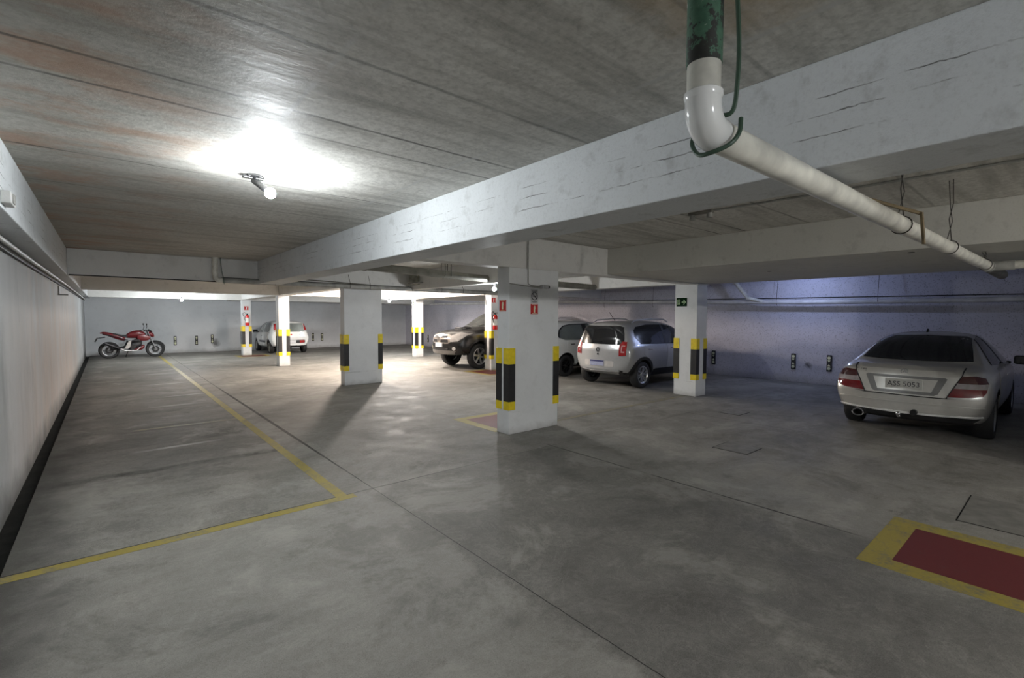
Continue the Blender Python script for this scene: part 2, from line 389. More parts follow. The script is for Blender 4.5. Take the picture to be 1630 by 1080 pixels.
def evaluate(o):
    dg = bpy.context.evaluated_depsgraph_get(); dg.update()
    me = bpy.data.meshes.new_from_object(o.evaluated_get(dg)); return me
def text_bm(s, size, depth=.002):
    cu = bpy.data.curves.new('t', 'FONT'); cu.body = s; cu.size = size; cu.extrude = depth; cu.align_x = 'CENTER'; cu.align_y = 'CENTER'; cu.resolution_u = 3
    o = bpy.data.objects.new('t', cu); COL.objects.link(o); me = evaluate(o)
    bm = bmesh.new(); bm.from_mesh(me)
    bpy.data.objects.remove(o); bpy.data.meshes.remove(me); bpy.data.curves.remove(cu); return bm

# ---------------------------------------------------------------- the setting
X0, X1, Y0, Y1, ZC = -.69, 14.0, -9.0, 26.6, 2.87
def struct(name, boxes, m, bevel=0., parent=None):
    bm = bmesh.new()
    for b_ in boxes: bx(bm, *b_, bevel=bevel)
    o = obj(name, bm, m, parent)
    if parent is None: o['kind'] = 'structure'
    return o
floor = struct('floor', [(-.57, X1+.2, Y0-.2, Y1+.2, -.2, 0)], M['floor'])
ceiling = struct('ceiling', [(X0-.2, X1+.2, Y0-.2, Y1+.2, ZC, ZC+.2)], M['ceiling'])
struct('wall_left', [(X0-.2, X0, Y0-.2, Y1+.2, -.2, ZC)], M['left'])
struct('wall_right', [(X1, X1+.2, Y0-.2, Y1+.2, 0, ZC)], M['right'])
struct('wall_back', [(X0, X1, Y1, Y1+.2, -.2, ZC)], M['back'])
struct('wall_near', [(X0, X1, Y0-.2, Y0, -.2, ZC)], M['back'])
struct('wall_added_block', [(7.6, X1, -.65, -.45, 0, ZC)], M['back'])  # added unseen wall, keeps the rear bulbs' light off the sedan's side
struct('trim_1', [(X0, -.57, Y0, Y1, -.2, -.03)], M['gutter'])                 # gutter along the left wall
def beam(b_, m): return struct('beam', [b_], m, bevel=.008)
beam((2.50, 2.92, Y0, 11.40, 2.385, ZC), M['beam'])
beam((X0, -.50, Y0, Y1, 2.40, ZC), M['beam'])
beam((-.50, X1, 11.40, 11.65, 2.40, ZC), M['xbeam'])
beam((-.50, X1, 17.40, 17.65, 2.40, ZC), M['xbeam'])
beam((-.50, X1, 23.20, 23.45, 2.37, ZC), M['xbeam'])
beam((2.92, 10.15, 5.25, 5.50, 2.41, ZC), M['xbeam'])
beam((6.10, 6.30, 5.50, 11.40, 2.40, ZC), M['xbeam'])
beam((4.45, 4.80, 11.65, Y1, 2.40, ZC), M['xbeam'])
beam((9.62, 9.90, 5.50, Y1, 2.43, ZC), M['xbeam'])
slab = struct('ceiling_dropped_slab', [(6.60, 10.15, -.45, 5.25, 2.44, ZC), (6.60, 7.6, -3.5, -.45, 2.44, ZC)], M['dull'], bevel=.008)
for (x, y) in ((8.02, 3.17), (6.88, 1.22)):
    bm = bmesh.new(); lathe(bm, [(0, 2.436), (.03, 2.436), (.03, 2.445)], (x, y, 0), seg=14); obj('anchor_hole', bm, M['darkcav'], slab)

def paint(name, rects, mats, label):
    bm = bmesh.new()
    for (a, b, c, d, mi) in rects: bx(bm, a, b, c, d, -.004, .0015+.0004*mi, mi)
    return obj(name, bm, mats, floor, label=label)
paint('bay_line', [(1.60, 1.70, 4.42, 25.2, 0)], M['lineyellow'], 'yellow line along the bay')
paint('bay_line', [(-.57, 1.76, 4.325, 4.425, 0)], M['lineyellow'], 'yellow line across the bay')
paint('bay_line', [(.25, 1.6, 8.86, 8.95, 0)], M['linefaint'], 'faded yellow line across the bay')
paint('bay_line', [(5.45, 9.5, 5.42, 5.52, 0)], M['linefaint'], 'faded yellow line behind the wide column')
def keep_clear(x0, x1, y0, y1, b, label):
    paint('keep_clear_box', [(x0, x1, y0, y1, 0), (x0+b, x1-b, y0+b, y1-b, 1)], [M['lineyellow'], M['linered']], label)
keep_clear(4.0, 5.12, -.9, .945, .17, 'red box in a yellow border, near right')
keep_clear(4.33, 5.42, 5.49, 6.62, .16, 'red box in a yellow border behind the wide column')
keep_clear(8.42, 9.5, 10.95, 12.3, .16, 'red box in a yellow border before the off-roader')
keep_clear(4.1, 5.35, 22.05, 23.19, .16, 'red box in a yellow border at the far column')

# ---------------------------------------------------------------- columns with corner guards
def guard(parent, cx, cy, sx, sy, w=.125):
    """angle strip round the corner (cx, cy); sx, sy point into the column"""
    bm = bmesh.new(); t = .012
    for (z0, z1, mi) in ((.352, .475, 0), (.475, 1.02, 1), (1.02, 1.25, 0)):
        xs = sorted((cx-sx*t, cx+sx*w)); ys = sorted((cy-sy*t, cy)); bx(bm, xs[0], xs[1], ys[0], ys[1], z0, z1, mi)
        xs = sorted((cx-sx*t, cx)); ys = sorted((cy, cy+sy*w)); bx(bm, xs[0], xs[1], ys[0], ys[1], z0, z1, mi)
    obj('corner_guard', bm, [M['yellow'], M['black']], parent)
def column(x0, x1, y0, y1, zt, label, w=.125):
    cx, cy = (x0+x1)/2, (y0+y1)/2
    t = thing('column', label, 'column', (cx, cy, 0)); bm = bmesh.new()
    bx(bm, x0-cx, x1-cx, y0-cy, y1-cy, 0, zt, bevel=.006)
    obj('shaft', bm, M['column'], t)
    hx, hy = (x1-x0)/2, (y1-y0)/2
    for sx, sy in ((1, 1), (-1, 1), (1, -1), (-1, -1)): guard(t, -sx*hx, -sy*hy, sx, sy, w)
    return t
column(4.38, 5.38, 5.23, 5.50, 2.41, 'wide white column with two red signs, nearest the camera', .11)
column(4.42, 5.40, 11.54, 11.80, 2.40, 'wide bare white column without signs under the cross beam', .11)
column(9.62, 10.04, 5.24, 5.76, 2.44, 'white column with a small green exit sign', .12)
column(4.46, 4.80, 23.20, 23.52, 2.37, 'far white column with an extinguisher beside the small white car', .10)
column(4.43, 4.77, 17.40, 17.74, 2.40, 'slim white column standing in front of the small white car', .10)
column(9.90, 10.24, 17.90, 18.24, 2.43, 'brightly lit slim column left of the off-roader nose', .10)
column(9.33, 9.68, 12.02, 12.36, 2.43, 'slim column with an extinguisher in front of the off-roader side', .10)

# ---------------------------------------------------------------- signs
def board(name, label, cat, c, face, wd, ht, mats, draw, group=None):
    """flat board on a face ('x-' or 'y-'); draw(add) adds polygons (poly, mat index, layer) in board coordinates"""
    t = thing(name, label, cat, c, 0, group)
    if face == 'x-': to = lambda l: (lambda u, v: Vector((-.004-.0012*l, -u, v))); n = (-1, 0, 0)
    else: to = lambda l: (lambda u, v: Vector((u, -.004-.0012*l, v))); n = (0, -1, 0)
    bm = bmesh.new(); prism(bm, [(-wd/2, -ht/2), (wd/2, -ht/2), (wd/2, ht/2), (-wd/2, ht/2)], (lambda u, v: to(0)(u, v)-Vector(n)*.004), n, .005, 0)
    obj('plate', bm, mats[0], t)
    bm = bmesh.new(); draw(lambda poly, mi, l=1: prism(bm, poly, to(l), n, .0012, mi))
    obj('symbol', bm, mats, t)
    return t
rect = lambda a, b, c, d: [(a, c), (b, c), (b, d), (a, d)]
def ext_symbol(s):
    def draw(add):
        add(rect(-.32*s, .32*s, -.46*s, -.42*s), 1); add(rect(-.32*s, .32*s, .42*s, .46*s), 1)
        add([(-.09*s, -.34*s), (.09*s, -.34*s), (.09*s, .15*s), (.05*s, .24*s), (.04*s, .33*s), (-.04*s, .33*s), (-.05*s, .24*s), (-.09*s, .15*s)], 1)
        add([(.04*s, .27*s), (.13*s, .2*s), (.15*s, .0), (.18*s, .0), (.16*s, .24*s), (.05*s, .33*s)], 1)
    return draw
def no_smoke(add):
    n = 28
    for i in range(n):
        a, b = 2*PI*i/n, 2*PI*(i+1)/n
        add([(.05*math.cos(a), .05*math.sin(a)), (.062*math.cos(a), .062*math.sin(a)), (.062*math.cos(b), .062*math.sin(b)), (.05*math.cos(b), .05*math.sin(b))], 1)
    add([(-.041, .033), (-.033, .041), (.041, -.033), (.033, -.041)], 1, 2)
    add(rect(-.035, .03, -.006, .006), 1)
    for k in (0, 1): add(rect(-.055+.01*k, .055-.01*k, .082-.014*k-.004, .082-.014*k+.002), 1)
    for k in (0, 1): add(rect(-.05+.012*k, .05-.012*k, -.08-.014*k-.004, -.08-.014*k+.002), 1)
def exit_draw(add):
    # door with a running figure
    for r_ in (rect(-.098, -.088, -.06, .06), rect(-.045, -.035, -.06, .06), rect(-.098, -.035, .052, .06)): add(r_, 1)
    add(circ(-.066, .035, .010, 10), 1); add([(-.076, .02), (-.060, .024), (-.056, -.012), (-.072, -.014)], 1)
    add([(-.072, -.012), (-.062, -.012), (-.074, -.05), (-.084, -.05)], 1); add([(-.064, -.012), (-.056, -.012), (-.046, -.048), (-.055, -.05)], 1)
    # arrow
    add(rect(.0, .06, -.010, .010), 1); add([(.035, .05), (.055, .05), (.10, 0), (.055, -.05), (.035, -.05), (.078, 0)], 1)
SG = 'red extinguisher signs'
board('extinguisher_sign', 'red extinguisher sign on the narrow lit side of the wide front column', 'sign', (4.38, 5.372, 1.862), 'x-', .15, .165, [M['red'], M['cream']], ext_symbol(.165))
board('extinguisher_sign', 'red extinguisher sign below the no smoking sign on the wide front column', 'sign', (4.866, 5.23, 1.818), 'y-', .145, .15, [M['red'], M['cream']], ext_symbol(.15))
board('no_smoking_sign', 'grey no smoking sign above a red sign on the wide front column', 'sign', (4.866, 5.23, 2.01), 'y-', .145, .21, [M['signgrey'], M['ink']], no_smoke)
board('exit_sign', 'green exit sign with a running figure and arrow', 'sign', (9.62, 5.60, 2.038), 'x-', .25, .185, [M['signgreen'], M['symgreen']], exit_draw)
board('extinguisher_sign', 'small red sign on the slim column in front of the off-roader', 'sign', (9.42, 12.02, 2.23), 'y-', .15, .16, [M['red'], M['white']], ext_symbol(.16))
board('extinguisher_sign', 'small red sign on the far column beside the white car', 'sign', (4.62, 23.20, 2.03), 'y-', .16, .17, [M['red'], M['white']], ext_symbol(.17))
board('no_smoking_sign', 'washed out pale sign on the slim column before the white car', 'sign', (4.61, 17.40, 2.0), 'y-', .15, .21, [M['white'], M['signgrey']], no_smoke)
def small_exit(add): add(rect(-.04, .04, .02, .07), 1); add(rect(-.04, .04, -.07, -.02), 1)
board('notice_sign', 'small yellowish notice on the bright slim column', 'sign', (9.90, 18.1, 2.24), 'x-', .16, .20, [M['cream'], M['signgreen']], small_exit)

def extinguisher(loc, label):
    t = thing('fire_extinguisher', label, 'fire extinguisher', loc)
    bm = bmesh.new(); lathe(bm, [(0, 0), (.07, 0), (.078, .015), (.078, .37), (.07, .41), (.04, .45), (.026, .47), (0, .47)], seg=24)
    obj('cylinder', bm, M['redgloss'], t, True)
    bm = bmesh.new(); lathe(bm, [(.0785, .13), (.0795, .135), (.0795, .32), (.0785, .325)], seg=24); obj('instruction_label', bm, M['white'], t, True, 'white label sleeve')
    bm = bmesh.new(); lathe(bm, [(0, .465), (.028, .465), (.028, .50), (.018, .51), (0, .51)], seg=14)
    bx(bm, -.012, .012, -.11, .02, .505, .515); bx(bm, -.010, .010, -.10, .02, .530, .540); obj('valve', bm, M['blackgloss'], t, True)
    bm = bmesh.new(); tube(bm, [(-.02, 0, .49), (-.09, -.01, .56), (-.16, -.02, .55), (-.17, -.03, .46), (-.12, -.03, .38), (-.085, -.02, .2)], .011, 8); obj('hose', bm, M['black'], t, True)
    bm = bmesh.new(); bx(bm, -.03, .03, .078, .095, .30, .46); obj('wall_bracket', bm, M['steel'], t)
extinguisher((9.42, 11.925, 1.30), 'red extinguisher with white label on the column before the off-roader')
extinguisher((4.63, 23.105, 1.28), 'red extinguisher on the far column beside the small white car')

# ---------------------------------------------------------------- wall reflector guards
def wall_guard(loc, face, label, group=None):
    t = thing('wall_bumper', label, 'wall bumper', loc, 0 if face == 'x' else PI/2, group)   # local -x looks into the room
    bm = bmesh.new(); bx(bm, -.035, 0, -.055, .055, -.21, .21, bevel=.008); obj('rubber_pad', bm, M['black'], t)
    for dz, kind in ((.135, 0), (.05, 1), (-.05, 2), (-.135, 0)):
        bm = bmesh.new(); to = lambda u, v: Vector((-.035, -u, v+dz))
        poly = circ(0, 0, .038, 18) if kind == 0 else [(-.035, .028), (.035, .028), (0, -.03)] if kind == 1 else [(-.035, -.028), (0, .03), (.035, -.028)]
        prism(bm, poly[::-1], to, (-1, 0, 0), .004); obj('reflector', bm, M['cream'], t)
wall_guard((2.37, Y1, .55), 'y', 'black and yellow wall bumper nearest the motorcycle')
wall_guard((3.19, Y1, .55), 'y', 'wall bumper midway between the motorcycle and the dark smudge')
wall_guard((3.82, Y1, .60), 'y', 'wall bumper directly above a dark smudge on the back wall')
wall_guard((8.47, Y1, .57), 'y', 'wall bumper just right of the small white car')
wall_guard((8.95, Y1, .56), 'y', 'wall bumper on the back wall second to the right of the small white car')
wall_guard((X1, 23.9, .45), 'x', 'wall bumper between the bright slim column and the off-roader nose')
wall_guard((X1, 7.05, .50), 'x', 'wall bumper beside the nose of the grey hatchback')
wall_guard((X1, 4.85, .545), 'x', 'wall bumper alone in the open bay of the lavender wall')
wall_guard((X1, 4.02, .555), 'x', 'wall bumper closest to the silver sedan')

# ---------------------------------------------------------------- lamps
def lamp(d):
    x, y, z = d['at']; top = d['top']; R = d.get('R', .042); bxy = d.get('base', (x, y))
    t = thing('ceiling_lamp', d['label'], 'lamp', (bxy[0], bxy[1], top)); p = Vector((x-bxy[0], y-bxy[1], z-top)); h = p.z
    bm = bmesh.new(); lathe(bm, [(0, 0), (.055, 0), (.055, -.018), (.04, -.03), (0, -.03)], seg=20); obj('base', bm, M['blackgloss'], t, True)
    bm = bmesh.new()
    if h < -.2:
        tube(bm, [(0, 0, -.02), (.004, 0, h/2), (0, 0, h+R+.06)], .006, 8); obj('cord', bm, M['black'], t, True); bm = bmesh.new()
    a = Vector((0, 0, -.05)) if 'base' in d else Vector((0, 0, min(-.02, h+R+.075))); dr = (a-p).normalized()
    tube(bm, [a, p+dr*(R-.005)], .026, 16); obj('socket', bm, M['black'], t, True)
    bm = bmesh.new(); bmesh.ops.create_uvsphere(bm, u_segments=12, v_segments=8, radius=R)
    for v in bm.verts: v.co += p
    mm, b = newmat('lit_bulb'); b.b.inputs['Base Color'].default_value = (.9, .9, .9, 1)
    b.b.inputs['Emission Color'].default_value = d['col']+(1,); b.b.inputs['Emission Strength'].default_value = d['w']/(PI*4*PI*R*R)
    obj('bulb', bm, mm, t, True)
    return t
lamps = [lamp(d) for d in LAMPS]
bm = bmesh.new(); bx(bm, -.085, .075, -.012, .03, .02, .045, bevel=.006); bx(bm, -.05, .06, -.035, -.01, .03, .05, bevel=.005)
o = obj('wing_clips', bm, M['blackgloss'], lamps[0]); o.location = (0, 0, -.055)

t = thing('lamp_holder', 'empty twin lamp holder on the shaded ceiling right of the main beam', 'lamp holder', (5.03, 2.72, ZC))
bm = bmesh.new(); bx(bm, -.03, .03, -.14, .14, -.03, 0, bevel=.006); obj('base', bm, M['pvc_dark'], t)
for s in (-1, 1):
    bm = bmesh.new(); lathe(bm, [(0, 0), (.028, 0), (.032, -.05), (.026, -.05), (.02, -.01)], (0, s*.10, -.03), seg=14); obj('socket', bm, M['pvc_grey'], t, True)
bm = bmesh.new(); tube(bm, [(5.03, 2.58, ZC-.012), (5.1, 1.5, ZC-.012), (5.15, -3.0, ZC-.012)], .010, 6)
tag(obj('conduit', bm, M['pvc_grey'], smooth=True), 'thin conduit running from the empty lamp holder across the ceiling', 'conduit')

# ---------------------------------------------------------------- pipes
def elbow_pts(p, d_in, d_out, r, n=8):
    """quarter bend leaving p along d_in and turning into d_out"""
    p, a, b = Vector(p), Vector(d_in), Vector(d_out); c = p+b*r
    return [c-b*r*math.cos(t)+a*r*math.sin(t) for t in [PI/2*i/n for i in range(n+1)]]
# big drain near the camera
PX, PY, PZ = 1.46, .79, 2.30
t = drain = thing('drain_pipe', 'big white drain pipe with green top, elbow and long grimy run at upper right', 'pipe', (PX, PY, 0))
bm = bmesh.new(); tube(bm, [(0, 0, ZC), (0, 0, 2.495)], .054, 28); obj('green_pipe', bm, M['green'], t, True, 'peeling green painted upper pipe')
bm = bmesh.new(); tube(bm, [(0, 0, 2.50), (0, 0, 2.38)], .051, 28); obj('pipe_neck', bm, M['pvc'], t, True)
bm = bmesh.new(); tube(bm, [(0, 0, 2.412), (0, 0, 2.408), (0, 0, 2.395), (0, 0, 2.385)], [.054, .059, .059, .055], 28)
tube(bm, [(0, 0, 2.39)]+elbow_pts((0, 0, 2.372), (0, 0, -1), (1, 0, 0), .072, 10)+[(.09, 0, PZ)], .0555, 28)
obj('elbow', bm, M['pvc_new'], t, True, 'clean glossy white elbow')
bm = bmesh.new(); tube(bm, [(.085, 0, PZ), (3.1, -.05, PZ), (6.15, -.12, PZ-.005)], .051, 28); obj('pipe_run', bm, M['pvc'], t, True)
bm = bmesh.new(); tube(bm, [(6.12, -.12, PZ-.005), (6.3, -.12, PZ-.005)], .062, 24); tube(bm, [(6.22, -.12, PZ-.005), (6.22, -.33, PZ)], .055, 20); obj('tee', bm, M['pvc_grey'], t, True)
bm = bmesh.new(); tube(bm, [(6.22, -.28, PZ), (6.22, -5.7, PZ+.03)], .045, 20); obj('branch_pipe', bm, M['pvc'], t, True)
bm = bmesh.new(); tube(bm, [(6.28, -.12, PZ-.01), (7.2, -.16, PZ-.04)], .058, 20); obj('end_pipe', bm, M['pvc_dark'], t, True)
def hanger(x, y, r, zt, parent, dx=0):
    bm = bmesh.new()
    ring = [Vector((x, y+r*math.cos(a), PZ+r*math.sin(a))) for a in [2*PI*i/16 for i in range(17)]]
    tube(bm, ring, .0035, 6)
    tube(bm, [(x, y-.01, PZ+r), (x+.012, y+.012, PZ+r+(zt-PZ-r)*.35), (x-.008+dx*.5, y-.01, PZ+r+(zt-PZ-r)*.6), (x+dx, y, zt)], .0035, 6)
    tube(bm, [(x, y+.02, PZ+r), (x-.012, y-.012, PZ+r+(zt-PZ-r)*.3), (x+.01+dx*.5, y+.01, PZ+r+(zt-PZ-r)*.55), (x+dx+.03, y+.03, zt)], .003, 6)
    obj('hanger_wire', bm, M['wire'], parent, True)
hanger(2.45, -.04, .056, ZC, t, -.05); hanger(3.95, -.08, .056, ZC, t, .04)
hanger(5.95, -.115, .058, 2.44, t)
t2 = thing('wooden_stick', 'brown stick wedged over the drain pipe below the dropped slab', 'stick', (0, 0, 0))
bm = bmesh.new(); tube(bm, [(3.15, 1.0, 2.47), (3.95, .66, 2.365)], .011, 6); tube(bm, [(3.93, .655, 2.37), (3.945, .64, 2.17)], .010, 6); obj('stick', bm, M['cardboard'], t2)
def smooth_path(p, k=5):
    p = [Vector(q) for q in p]; out = []
    for i in range(len(p)-1):
        a, b, c_, d = p[max(i-1, 0)], p[i], p[i+1], p[min(i+2, len(p)-1)]
        for j in range(k):
            t = j/k; out.append(.5*((2*b)+(c_-a)*t+(2*a-5*b+4*c_-d)*t*t+(3*b-a-3*c_+d)*t**3))
    return out+[p[-1]]
bm = bmesh.new()
tube(bm, smooth_path([(1.565, .75, ZC), (1.575, .735, 2.6), (1.57, .735, 2.45), (1.57, .75, 2.37), (1.56, .80, 2.366), (1.545, .85, 2.33), (1.53, .865, 2.29), (1.51, .83, 2.24), (1.50, .78, 2.232), (1.52, .73, 2.25), (1.55, .715, 2.29), (1.57, .72, 2.34)]), .0075, 8)
for v in bm.verts: v.co -= Vector((PX, PY, 0))
obj('tie_cable', bm, M['cable_green'], drain, True, 'thin green cable looped round the elbow')
# drain along the far cross beam, dropping from the ceiling at its left end
t = thing('drain_pipe', 'grey drain pipe along the far cross beam with a short drop from the ceiling', 'pipe', (1.70, 11.27, 0))
bm = bmesh.new(); tube(bm, [(0, 0, ZC)]+elbow_pts((0, 0, 2.50), (0, 0, -1), (1, 0, 0), .08)+[(.12, 0, 2.42)], .053, 16); obj('drop_elbow', bm, M['pvc'], t, True)
bm = bmesh.new(); tube(bm, [(.1, 0, 2.42), (7.6, 0, 2.40)], .052, 16); obj('pipe_run', bm, M['pvc_grey'], t, True)
bm = bmesh.new(); tube(bm, [(.1, .03, 2.475), (7.6, .03, 2.455)], .012, 8); obj('black_cable', bm, M['black'], t, True)
for x in (1.1, 2.75, 3.25, 4.4, 5.3, 6.0): 
    bm = bmesh.new(); tube(bm, [(x, .06, 2.70), (x+.01, -.055, 2.45), (x, -.055, 2.36)], .005, 6); obj('hanger_wire', bm, M['wire'], t, True)
bm = bmesh.new(); tube(bm, [(1.78, 11.2, ZC), (1.80, 11.19, 2.6), (1.83, 11.18, 2.45), (1.84, 11.19, 2.34)], .007, 6)
tag(obj('cable', bm, M['cable_green'], smooth=True), 'green cable hanging beside the pipe drop on the far cross beam', 'cable')
bm = bmesh.new(); tube(bm, [(-.48, 11.385, 2.405), (2.4, 11.385, 2.395), (2.7, 11.385, 2.395)], .012, 6)
tag(obj('cable', bm, M['black'], smooth=True), 'black cable along the lower edge of the far cross beam', 'cable')
bm = bmesh.new(); tube(bm, [(3.25, 11.33, 2.53), (4.1, 11.33, 2.51), (5.0, 11.33, 2.475)], .014, 6)
tag(obj('conduit', bm, M['pvc_dark'], smooth=True), 'short dark conduit above the grey drain on the cross beam', 'conduit')
# sloping pipe in the middle bay
t = thing('drain_pipe', 'dark sloping drain pipe under the ceiling left of the wide front column', 'pipe', (3.3, 8.0, 0))
bm = bmesh.new(); tube(bm, [(0, 0, 2.575), (2.5, 0, 2.50), (6.25, 0, 2.465)], .072, 18); obj('pipe_run', bm, plain('dusty_brown_grey_pipe', (.25, .245, .21), .55, var=.35, scale=6), t, True)
bm = bmesh.new(); tube(bm, [(.0, 0, 2.575), (.16, 0, 2.57)], .082, 18); tube(bm, [(-.22, 0, 2.58), (.0, 0, 2.575)], .055, 14); obj('coupling', bm, M['pvc_dark'], t, True)
for x in (1.72, 1.86):
    bm = bmesh.new(); tube(bm, [(x, -.075, ZC), (x, -.076, 2.50), (x, .0, 2.445), (x, .076, 2.52), (x+.02, .075, ZC)], .006, 6); obj('hanger_wire', bm, M['wire'], t, True)
# right wall
t = thing('wall_pipe', 'pale pipe running along the lavender right wall above head height', 'pipe', (13.72, 0, 0))
bm = bmesh.new(); tube(bm, [(0, -.44, 2.10), (0, 2, 2.09), (0, 4.5, 2.11), (0, 7.3, 2.16), (0, 13.1, 2.30), (0, 26.3, 2.42)], .055, 14); obj('pipe_run', bm, M['pipe_pale'], t, True)
for y in (3.0, 5.2, 7.4, 9.0, 11.0):
    bm = bmesh.new(); tube(bm, [(.03, y, 2.87), (-.05, y, 2.2), (-.06, y, 2.1), (0, y, 2.04)], .005, 6); obj('hanger_wire', bm, M['wire'], t, True)
bm = bmesh.new(); tube(bm, [(-.10, 6.55, 2.87), (-.10, 6.25, 2.66), (-.10, 5.93, 2.25), (0, 5.55, 2.14)], .05, 14); obj('branch_pipe', bm, M['pvc'], t, True)
bm = bmesh.new(); tube(bm, [(13.98, -.4, 2.19), (13.98, 7.3, 2.26), (13.98, 26.3, 2.5)], .010, 6)
tag(obj('cable', bm, M['black'], smooth=True), 'thin dark cable along the right wall just above its pipe', 'cable')
# left wall
bm = bmesh.new(); tube(bm, [(-.655, -4.8, 2.33), (-.655, 8, 2.335), (-.655, 14, 2.36), (-.655, 26.4, 2.36)], .022, 10)
tag(obj('conduit', bm, M['pipe_pale'], smooth=True), 'pale conduit along the left wall under its beam', 'conduit')
bm = bmesh.new(); tube(bm, [(-.672, -4.8, 2.27), (-.672, 8, 2.275), (-.672, 14, 2.30), (-.672, 26.4, 2.31)], .014, 8)
tag(obj('cable', bm, M['black'], smooth=True), 'black cable below the pale conduit on the left wall', 'cable')
t = thing('wall_bracket', 'small metal bracket on the left wall under the conduit', 'bracket', (-.69, 12.6, 2.17))
bm = bmesh.new(); bx(bm, 0, .02, -.06, .06, -.09, .09); bx(bm, 0, .14, -.02, .02, -.09, -.07); obj('arm', bm, M['pvc_dark'], t)
t = thing('junction_box', 'small grey box on the left wall beam at the picture edge', 'box', (-.5, 4.6, 2.465))
bm = bmesh.new(); bx(bm, 0, .05, -.10, .10, -.04, .04, bevel=.006); obj('casing', bm, M['xbeam'], t); bm = bmesh.new(); bx(bm, .05, .058, -.06, .02, -.03, .03); obj('cover', bm, M['pvc_grey'], t)
t = thing('junction_box', 'mossy stained box with a shelf beside the far cross beam above the gap', 'box', (6.10, 10.85, 2.66))
bm = bmesh.new(); bx(bm, -.06, 0, -.02, .42, -.15, .17, bevel=.01); obj('casing', bm, plain('mossy_concrete', (.33, .33, .27), .7, var=.5, scale=6), t)
bm = bmesh.new(); bx(bm, -.20, -.06, -.30, .22, -.13, -.10); obj('shelf', bm, M['pvc_dark'], t)
def cctv(loc, rz, label):
    t = thing('security_camera', label, 'camera', loc, rz)
    bm = bmesh.new(); bx(bm, -.02, .02, -.02, 0, -.03, .03); tube(bm, [(0, -.01, 0), (0, -.07, 0)], .008, 8); obj('mount', bm, M['signgrey'], t)
    bm = bmesh.new(); bx(bm, -.05, .06, -.11, -.06, -.028, .028, bevel=.008); obj('casing', bm, M['signgrey'], t)
    bm = bmesh.new(); lathe(bm, [(0, .06), (.022, .06), (.026, .085), (0, .085)], (0, -.085, 0), 'x', 16); obj('lens', bm, M['blackgloss'], t, True)
cctv((5.0, 5.23, 2.15), 0, 'small security camera high on the wide front column')
cctv((7.05, 11.40, 2.56), .4, 'small dark security camera on the far cross beam')
bm = bmesh.new(); tube(bm, [(4.735, 5.222, 2.86), (4.735, 5.222, 2.19), (4.80, 5.222, 2.165), (4.98, 5.222, 2.155)], .009, 8)
tag(obj('conduit', bm, M['pvc_grey'], smooth=True), 'thin vertical conduit down to the camera on the wide column', 'conduit')
bm = bmesh.new(); tube(bm, [(4.372, 5.205, 2.175), (4.95, 5.205, 2.135)], .008, 8)
tag(obj('cable', bm, M['pvc_grey'], smooth=True), 'grey cable across the wide column to its security camera', 'cable')
bm = bmesh.new(); tube(bm, [(8.45, 11.21, 2.385), (8.47, 11.19, 2.2), (8.5, 11.2, 2.05)], .010, 6)
tag(obj('cable', bm, M['black'], smooth=True), 'loose cable end dangling above the off-roader windscreen', 'cable')

# ---------------------------------------------------------------- floor covers
def cover(x0, x1, y0, y1, label):
    t = thing('manhole_cover', label, 'manhole cover', ((x0+x1)/2, (y0+y1)/2, 0)); a, b = (x1-x0)/2, (y1-y0)/2
    bm = bmesh.new(); bx(bm, -a, a, -b, b, -.01, .0025); obj('frame', bm, M['gutter'], t, label='dark gap around the slab')
    bm = bmesh.new(); bx(bm, -a+.010, a-.010, -b+.010, b-.010, -.01, .005, bevel=.001, seg=1); obj('slab', bm, M['cover'], t)
cover(6.02, 6.46, 2.58, 3.03, 'square floor cover between the wide column and the silver sedan')
cover(8.35, 8.78, 3.73, 4.11, 'square floor cover in front of the exit sign column')
cover(5.42, 6.31, .0, .595, 'large rectangular floor cover beyond the red painted box')

